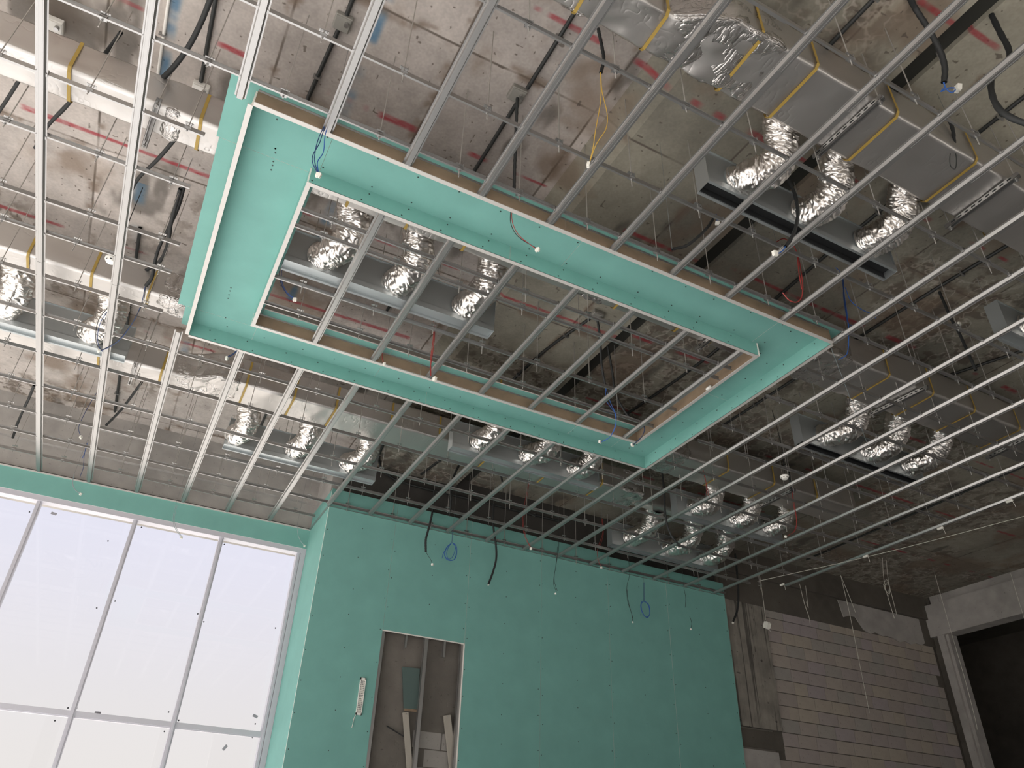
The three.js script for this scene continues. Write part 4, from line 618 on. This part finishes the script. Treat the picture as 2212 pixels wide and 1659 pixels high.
  { n: 'cable_coil', l: 'small tight coil of blue wire hung on the green wall', c: 'cable coil', wr: 0.005, w: [['#27406f', [[7.417,5.883,-9.8],[7.401,5.673,-9.8],[7.393,5.573,-9.8]]], ['#2f5ea8', [[7.393,5.573,-9.8],[7.346,5.55,-9.8],[7.321,5.456,-9.8],[7.366,5.346,-9.8],[7.435,5.313,-9.8],[7.484,5.366,-9.8],[7.485,5.485,-9.8],[7.446,5.553,-9.8],[7.393,5.573,-9.8]]], ['#2f5ea8', [[7.383,5.564,-9.8],[7.334,5.511,-9.8],[7.343,5.401,-9.8],[7.4,5.322,-9.8],[7.464,5.34,-9.8],[7.5,5.442,-9.8],[7.472,5.542,-9.8],[7.392,5.566,-9.8]]]] },
  { n: 'wire_bundle', l: 'short dark wire tail right of the small blue coil', c: 'wires', wr: 0.003, w: [['#232625', [[8.251,5.951,-9.82],[8.271,5.798,-9.82],[8.241,5.621,-9.82]]], ['#232625', [[8.319,5.482,-9.82],[8.346,5.387,-9.82],[8.326,5.301,-9.82]]]], cs: 0.025, k: [8.313,5.277,-9.82] },
  { n: 'cable_drop', l: 'black conduit bent at the right end of the green wall', c: 'cable', hr: 0.018, h: [[9.536,6.831,-9.85],[9.505,6.277,-9.85],[9.464,5.98,-9.85],[9.397,5.766,-9.85],[9.282,5.572,-9.85]], cs: 0.03, k: [9.268,5.546,-9.85] },
  { n: 'cable_drop', l: 'long black conduit curving across a flexible duct of the far row', c: 'cable', hr: 0.014, h: [[6.195,6.61,-7.6],[6.199,6.239,-7.6],[6.187,5.96,-7.6],[6.214,5.764,-7.6],[6.271,5.644,-7.6],[6.377,5.555,-7.6]] },
  { n: 'cable_drop', l: 'black conduit with dark red wires beyond the far coffer corner', c: 'cable', hr: 0.014, h: [[6.203,6.729,-6.9],[6.238,6.576,-6.9],[6.301,6.405,-6.9]], wr: 0.0035, w: [['#9c3c38', [[6.301,6.405,-6.9],[6.327,6.254,-6.9],[6.351,6.092,-6.9],[6.363,5.962,-6.9]]], ['#9c3c38', [[6.301,6.405,-6.9],[6.338,6.223,-6.9],[6.328,5.986,-6.9]]]] },
  { n: 'cable_drop', l: 'black conduit with dark red wires beside the farthest flexible duct', c: 'cable', hr: 0.014, h: [[7.578,6.524,-6.6],[7.563,6.309,-6.6],[7.569,6.228,-6.6]], wr: 0.0035, w: [['#9c3c38', [[7.569,6.228,-6.6],[7.549,6.033,-6.6],[7.552,5.834,-6.6],[7.494,5.658,-6.6],[7.322,5.537,-6.6]]], ['#9c3c38', [[7.569,6.228,-6.6],[7.567,6.004,-6.6],[7.544,5.767,-6.6],[7.452,5.616,-6.6]]]], cs: 0.03, k: [7.295,5.524,-6.6] },
  { n: 'wire_bundle', l: 'tangle of blue wires falling past the near right coffer corner', c: 'wires', wr: 0.0045, w: [['#2f5ea8', [[5.375,6.917,-3.62],[5.442,6.861,-3.62],[5.389,6.548,-3.62],[5.342,6.241,-3.62],[5.273,5.967,-3.62],[5.194,5.778,-3.62],[5.064,5.669,-3.62]]], ['#27406f', [[5.393,6.913,-3.62],[5.44,6.811,-3.62],[5.375,6.542,-3.62],[5.34,6.297,-3.62],[5.335,6.154,-3.62]]], ['#2f5ea8', [[5.439,6.677,-3.62],[5.47,6.523,-3.62],[5.592,6.468,-3.62],[5.75,6.462,-3.62],[5.784,6.429,-3.62]]], ['#27406f', [[5.442,6.861,-3.62],[5.365,6.421,-3.62],[5.334,6.193,-3.62],[5.405,6.165,-3.62]]]] },
  { n: 'wire_bundle', l: 'red wire loop hanging above the near right coffer edge', c: 'wires', wr: 0.005, w: [['#9c3c38', [[4.172,6.417,-3.3],[4.297,6.516,-3.3],[4.384,6.49,-3.3],[4.417,6.393,-3.3],[4.411,6.188,-3.3],[4.385,5.991,-3.3],[4.327,5.838,-3.3],[4.247,5.764,-3.3],[4.174,5.758,-3.3],[4.115,5.814,-3.3]]], ['#9c3c38', [[4.417,6.393,-3.3],[4.38,6.147,-3.3],[4.366,5.957,-3.3]]]] },
  { n: 'cable_drop', l: 'black conduit looping down from the near diffuser plenum to a white plug', c: 'cable', hr: 0.014, h: [[3.784,6.455,-2.75],[3.821,6.313,-2.75],[3.808,6.112,-2.75],[3.739,5.9,-2.75],[3.632,5.703,-2.75],[3.566,5.61,-2.75]], wr: 0.0045, w: [['#2f5ea8', [[3.566,5.61,-2.75],[3.525,5.549,-2.75],[3.469,5.495,-2.75]]]], cs: 0.04, k: [3.441,5.487,-2.75] },
  { n: 'cable_drop', l: 'thin black conduit sweeping below the near plenum with blue wires', c: 'cable', hr: 0.012, h: [[2.887,5.641,-3.2],[3.019,5.733,-3.2],[3.188,5.932,-3.2],[3.304,6.102,-3.2],[3.388,6.255,-3.2]], wr: 0.004, w: [['#2f5ea8', [[3.39,6.267,-3.2],[3.397,6.223,-3.2],[3.398,6.191,-3.2]]], ['#2f5ea8', [[3.396,6.275,-3.2],[3.418,6.234,-3.2],[3.408,6.196,-3.2]]]], cs: 0.035, k: [3.399,6.171,-3.2] },
  { n: 'cable_drop', l: 'black conduit hanging in the right bay with a round white plug', c: 'cable', hr: 0.014, h: [[6.619,6.97,-3.385],[6.629,6.771,-3.381],[6.631,6.584,-3.373],[6.642,6.447,-3.358],[6.626,6.149,-3.332],[6.595,5.9,-3.304]], cs: 0.035, k: [6.682,6.528,-3.341] },
  { n: 'wire_bundle', l: 'dark red wires sweeping across the far right furring channels', c: 'wires', wr: 0.0045, w: [['#9c3c38', [[9.008,7.356,-4.5],[8.921,7.076,-4.5],[8.838,6.807,-4.5],[8.847,6.608,-4.5],[8.998,6.521,-4.5],[9.245,6.568,-4.5]]], ['#9c3c38', [[9.03,7.363,-4.5],[8.914,7.004,-4.5],[8.843,6.707,-4.5],[8.922,6.545,-4.5],[9.188,6.544,-4.5]]]], cs: 0.04, k: [9.273,6.569,-4.5] },
  { n: 'wire_bundle', l: 'two dark red wires strung down inside the coffer opening', c: 'wires', wr: 0.004, w: [['#9c3c38', [[1.899,6.274,-5.6],[1.932,6.081,-5.6],[1.934,5.86,-5.6],[1.929,5.67,-5.6],[1.938,5.583,-5.6]]], ['#9c3c38', [[1.909,6.278,-5.6],[1.924,6.021,-5.6],[1.921,5.801,-5.6],[1.942,5.585,-5.6]]]], cs: 0.04, k: [1.981,5.567,-5.6] },
  { n: 'wire_bundle', l: 'dark red wire hooked round a furring channel inside the coffer', c: 'wires', wr: 0.004, w: [['#9c3c38', [[1.632,6.234,-6.2],[1.608,6.149,-6.2],[1.618,6.037,-6.2],[1.639,5.993,-6.2]]]], cs: 0.03, k: [1.645,5.984,-6.2] },
  { n: 'hanging_string', l: 'thin white string hanging before the block wall', c: 'string', wr: 0.004, w: [['#c8c6bb', [[11.021,6.427,-8.9],[11.038,5.801,-8.9],[11.02,4.955,-8.9],[11.003,4.168,-8.9]]], ['#c8c6bb', [[11.021,6.427,-8.9],[11.111,6.121,-8.9],[11.194,5.804,-8.9]]]] },
  { n: 'hanging_string', l: 'white string hanging across the dark doorway', c: 'string', wr: 0.004, w: [['#c8c6bb', [[12.75,6.607,-8.3],[12.745,5.697,-8.3],[12.754,4.781,-8.3],[12.722,4.135,-8.3],[12.703,4.022,-8.3]]]] },
  { n: 'hanging_string', l: 'white string crossing the concrete lintel at the frame edge', c: 'string', wr: 0.004, w: [['#c8c6bb', [[13.839,6.615,-7.6],[13.805,6.182,-7.6],[13.786,5.816,-7.6],[13.754,5.458,-7.6]]]] },
  { n: 'hanging_string', l: 'knotted white string tangle hanging below the last channel', c: 'string', wr: 0.0045, w: [['#c8c6bb', [[11.979,6.882,-8.7],[11.894,6.562,-8.7],[11.858,6.318,-8.7],[11.865,6.136,-8.7],[11.898,5.768,-8.7]]], ['#c8c6bb', [[12.066,6.856,-8.7],[11.986,6.451,-8.7],[11.983,6.075,-8.7],[11.983,5.847,-8.7]]], ['#c8c6bb', [[11.845,6.382,-8.7],[11.945,6.469,-8.7],[11.97,6.339,-8.7],[11.871,6.22,-8.7],[11.833,6.313,-8.7],[11.964,6.422,-8.7],[11.974,6.281,-8.7],[11.884,6.156,-8.7]]], ['#c8c6bb', [[11.826,6.362,-8.7],[11.849,6.258,-8.7],[11.927,6.214,-8.7],[11.964,6.388,-8.7],[11.858,6.351,-8.7]]]] },
  { n: 'hanging_string', l: 'short white string pair beside a small white tie', c: 'string', wr: 0.004, w: [['#c8c6bb', [[10.302,6.229,-9.2],[10.335,5.878,-9.2],[10.385,5.649,-9.2],[10.377,5.53,-9.2]]], ['#c8c6bb', [[10.441,6.222,-9.2],[10.413,5.932,-9.2],[10.408,5.827,-9.2],[10.39,5.928,-9.2]]]] },
  { n: 'wire_bundle', l: 'white cable bundle with bare tails hanging before the concrete column', c: 'wires', wr: 0.004, w: [['#c8c6bb', [[9.798,6.443,-9.6],[9.798,6.012,-9.6],[9.78,5.609,-9.6]]], ['#c8c6bb', [[9.756,5.589,-9.6],[9.818,5.489,-9.6],[9.848,5.432,-9.6]]], ['#c8c6bb', [[9.799,5.596,-9.6],[9.879,5.484,-9.6]]]], cs: 0.11, k: [9.796,5.533,-9.6] },
];
{
  const plugGeo = new Map(), plug = (s) => { if (!plugGeo.has(s)) plugGeo.set(s, merge([bx(-s / 2, s / 2, -s * 0.4, s * 0.4, -s * 0.3, s * 0.3), bx(-s * 0.45, -s * 0.08, -s * 0.55, -s * 0.4, -s * 0.22, s * 0.22), bx(s * 0.08, s * 0.45, -s * 0.55, -s * 0.4, -s * 0.22, s * 0.22), bx(-s * 0.3, s * 0.3, s * 0.4, s * 0.5, -s * 0.2, s * 0.2)])); return plugGeo.get(s); };
  CABLES.forEach((c, i) => {
    const roofAt = (x) => (x > 2.42 && x < 4.08 ? 6.86 : x >= 4.08 ? 6.97 : HSLAB) - 0.016;
    for (const l of [c.h, ...(c.w ?? []).map((q) => q[1])]) if (l) for (const p of l) if (p[0] < 14.6) p[1] = Math.min(p[1], roofAt(p[0]));
    const first = (c.h ?? c.w[0][1])[0], t = thing(c.n, c.l, c.c, first, c.c === 'string' ? 'hanging strings' : 'loose wiring above the ceiling grid');
    const loc = (pts) => pts.map((p) => p.map((v, k) => v - first[k]));
    if (c.h) {
      const pts = loc(c.h), g = tube(pts, c.hr, 10, 14), p = g.attributes.position, n = g.attributes.normal, uv = g.attributes.uv, len = new THREE.CatmullRomCurve3(pts.map(V)).getLength();
      for (let q = 0; q < p.count; q++) { const d = 0.0012 * Math.sin(uv.getX(q) * len / 0.012 * 6.283); p.setXYZ(q, p.getX(q) + n.getX(q) * d, p.getY(q) + n.getY(q) * d, p.getZ(q) + n.getZ(q) * d); }
      obj('conduit', g, M.black, t);
    }
    for (const [col, pts] of c.w ?? []) obj(c.c === 'string' ? 'strand' : 'wire', tube(loc(pts), c.wr, 6, 8), wireMat(col), t);
    const roof = first[0] > 2.66 && first[0] < 4.08 ? 6.86 : first[0] >= 4.08 ? 6.97 : HSLAB; // what the bundle is tied up to
    if (first[1] < roof - 0.12 && first[0] < 14.6) obj('tie_wire', cyl([0, 0, 0], [0, roof - first[1], 0], 0.0016, 5), wireMat('#6f7473'), t);
    if (c.k) { const q = obj('plug', plug(c.cs), M.plug, t); q.position.set(...c.k.map((v, k) => v - first[k])); q.rotation.set(0.4 * h2(i, 1, 1), h2(i, 2, 1) * 3, 0.6 * (h2(i, 3, 1) - 0.5)); }
  });
  // slack string line along the outermost channel and four small white ties on it
  tag(obj('string_line', tube([[9.1, 5.98, -8.98], [9.75, 5.97, -7.1], [10.27, 5.98, -5.22], [10.6, 6.0, -4]], 0.004, 6, 12), wireMat('#c8c6bb')), 'long slack white string line crossing under the outermost furring channel', 'string', 'hanging strings');
  [[9.56, -8.9, 'farthest'], [9.7, -7.32, 'third farthest'], [9.72, -6.06, 'second nearest'], [9.7, -5.04, 'nearest']].forEach(([x, z, w]) => { const t = thing('string_tie', `small white tie under the outermost furring channel, ${w} of four`, 'tie', [x, 5.988, z], 'white ties on the outermost channel'); obj('wrap', (() => { const g = new RoundedBoxGeometry(0.03, 0.03, 0.09, 2, 0.01); return g; })(), M.plug, t); obj('tail', tube([[0, 0, 0.03], [0.01, -0.05, 0.04], [0.0, -0.1, 0.05]], 0.003), M.plug, t); });
  // straight hold-down wires tied from the outer channel to the wall
  for (const [a, b, l] of [[[5.4, 6.04, -1.2], [6.9, 6.03, -2.6], 'thin wire line stretched across the outer near bays'], [[5.24, 6.02, -3.8], [7.6, 6.03, -5.3], 'thin wire line running from the near right coffer corner']]) { const t = thing('wire_line', l, 'wire', a, 'stretched wire lines'); obj('strand', cyl([0, 0, 0], b.map((v, k) => v - a[k]), 0.003, 6), wireMat('#8f9a9c'), t); obj('knot', new THREE.SphereGeometry(0.008, 8, 6), wireMat('#8f9a9c'), t); }
}

scene.traverse((o) => { if (o.isMesh) { o.castShadow = true; o.receiveShadow = true; } });
renderer.render(scene, camera);
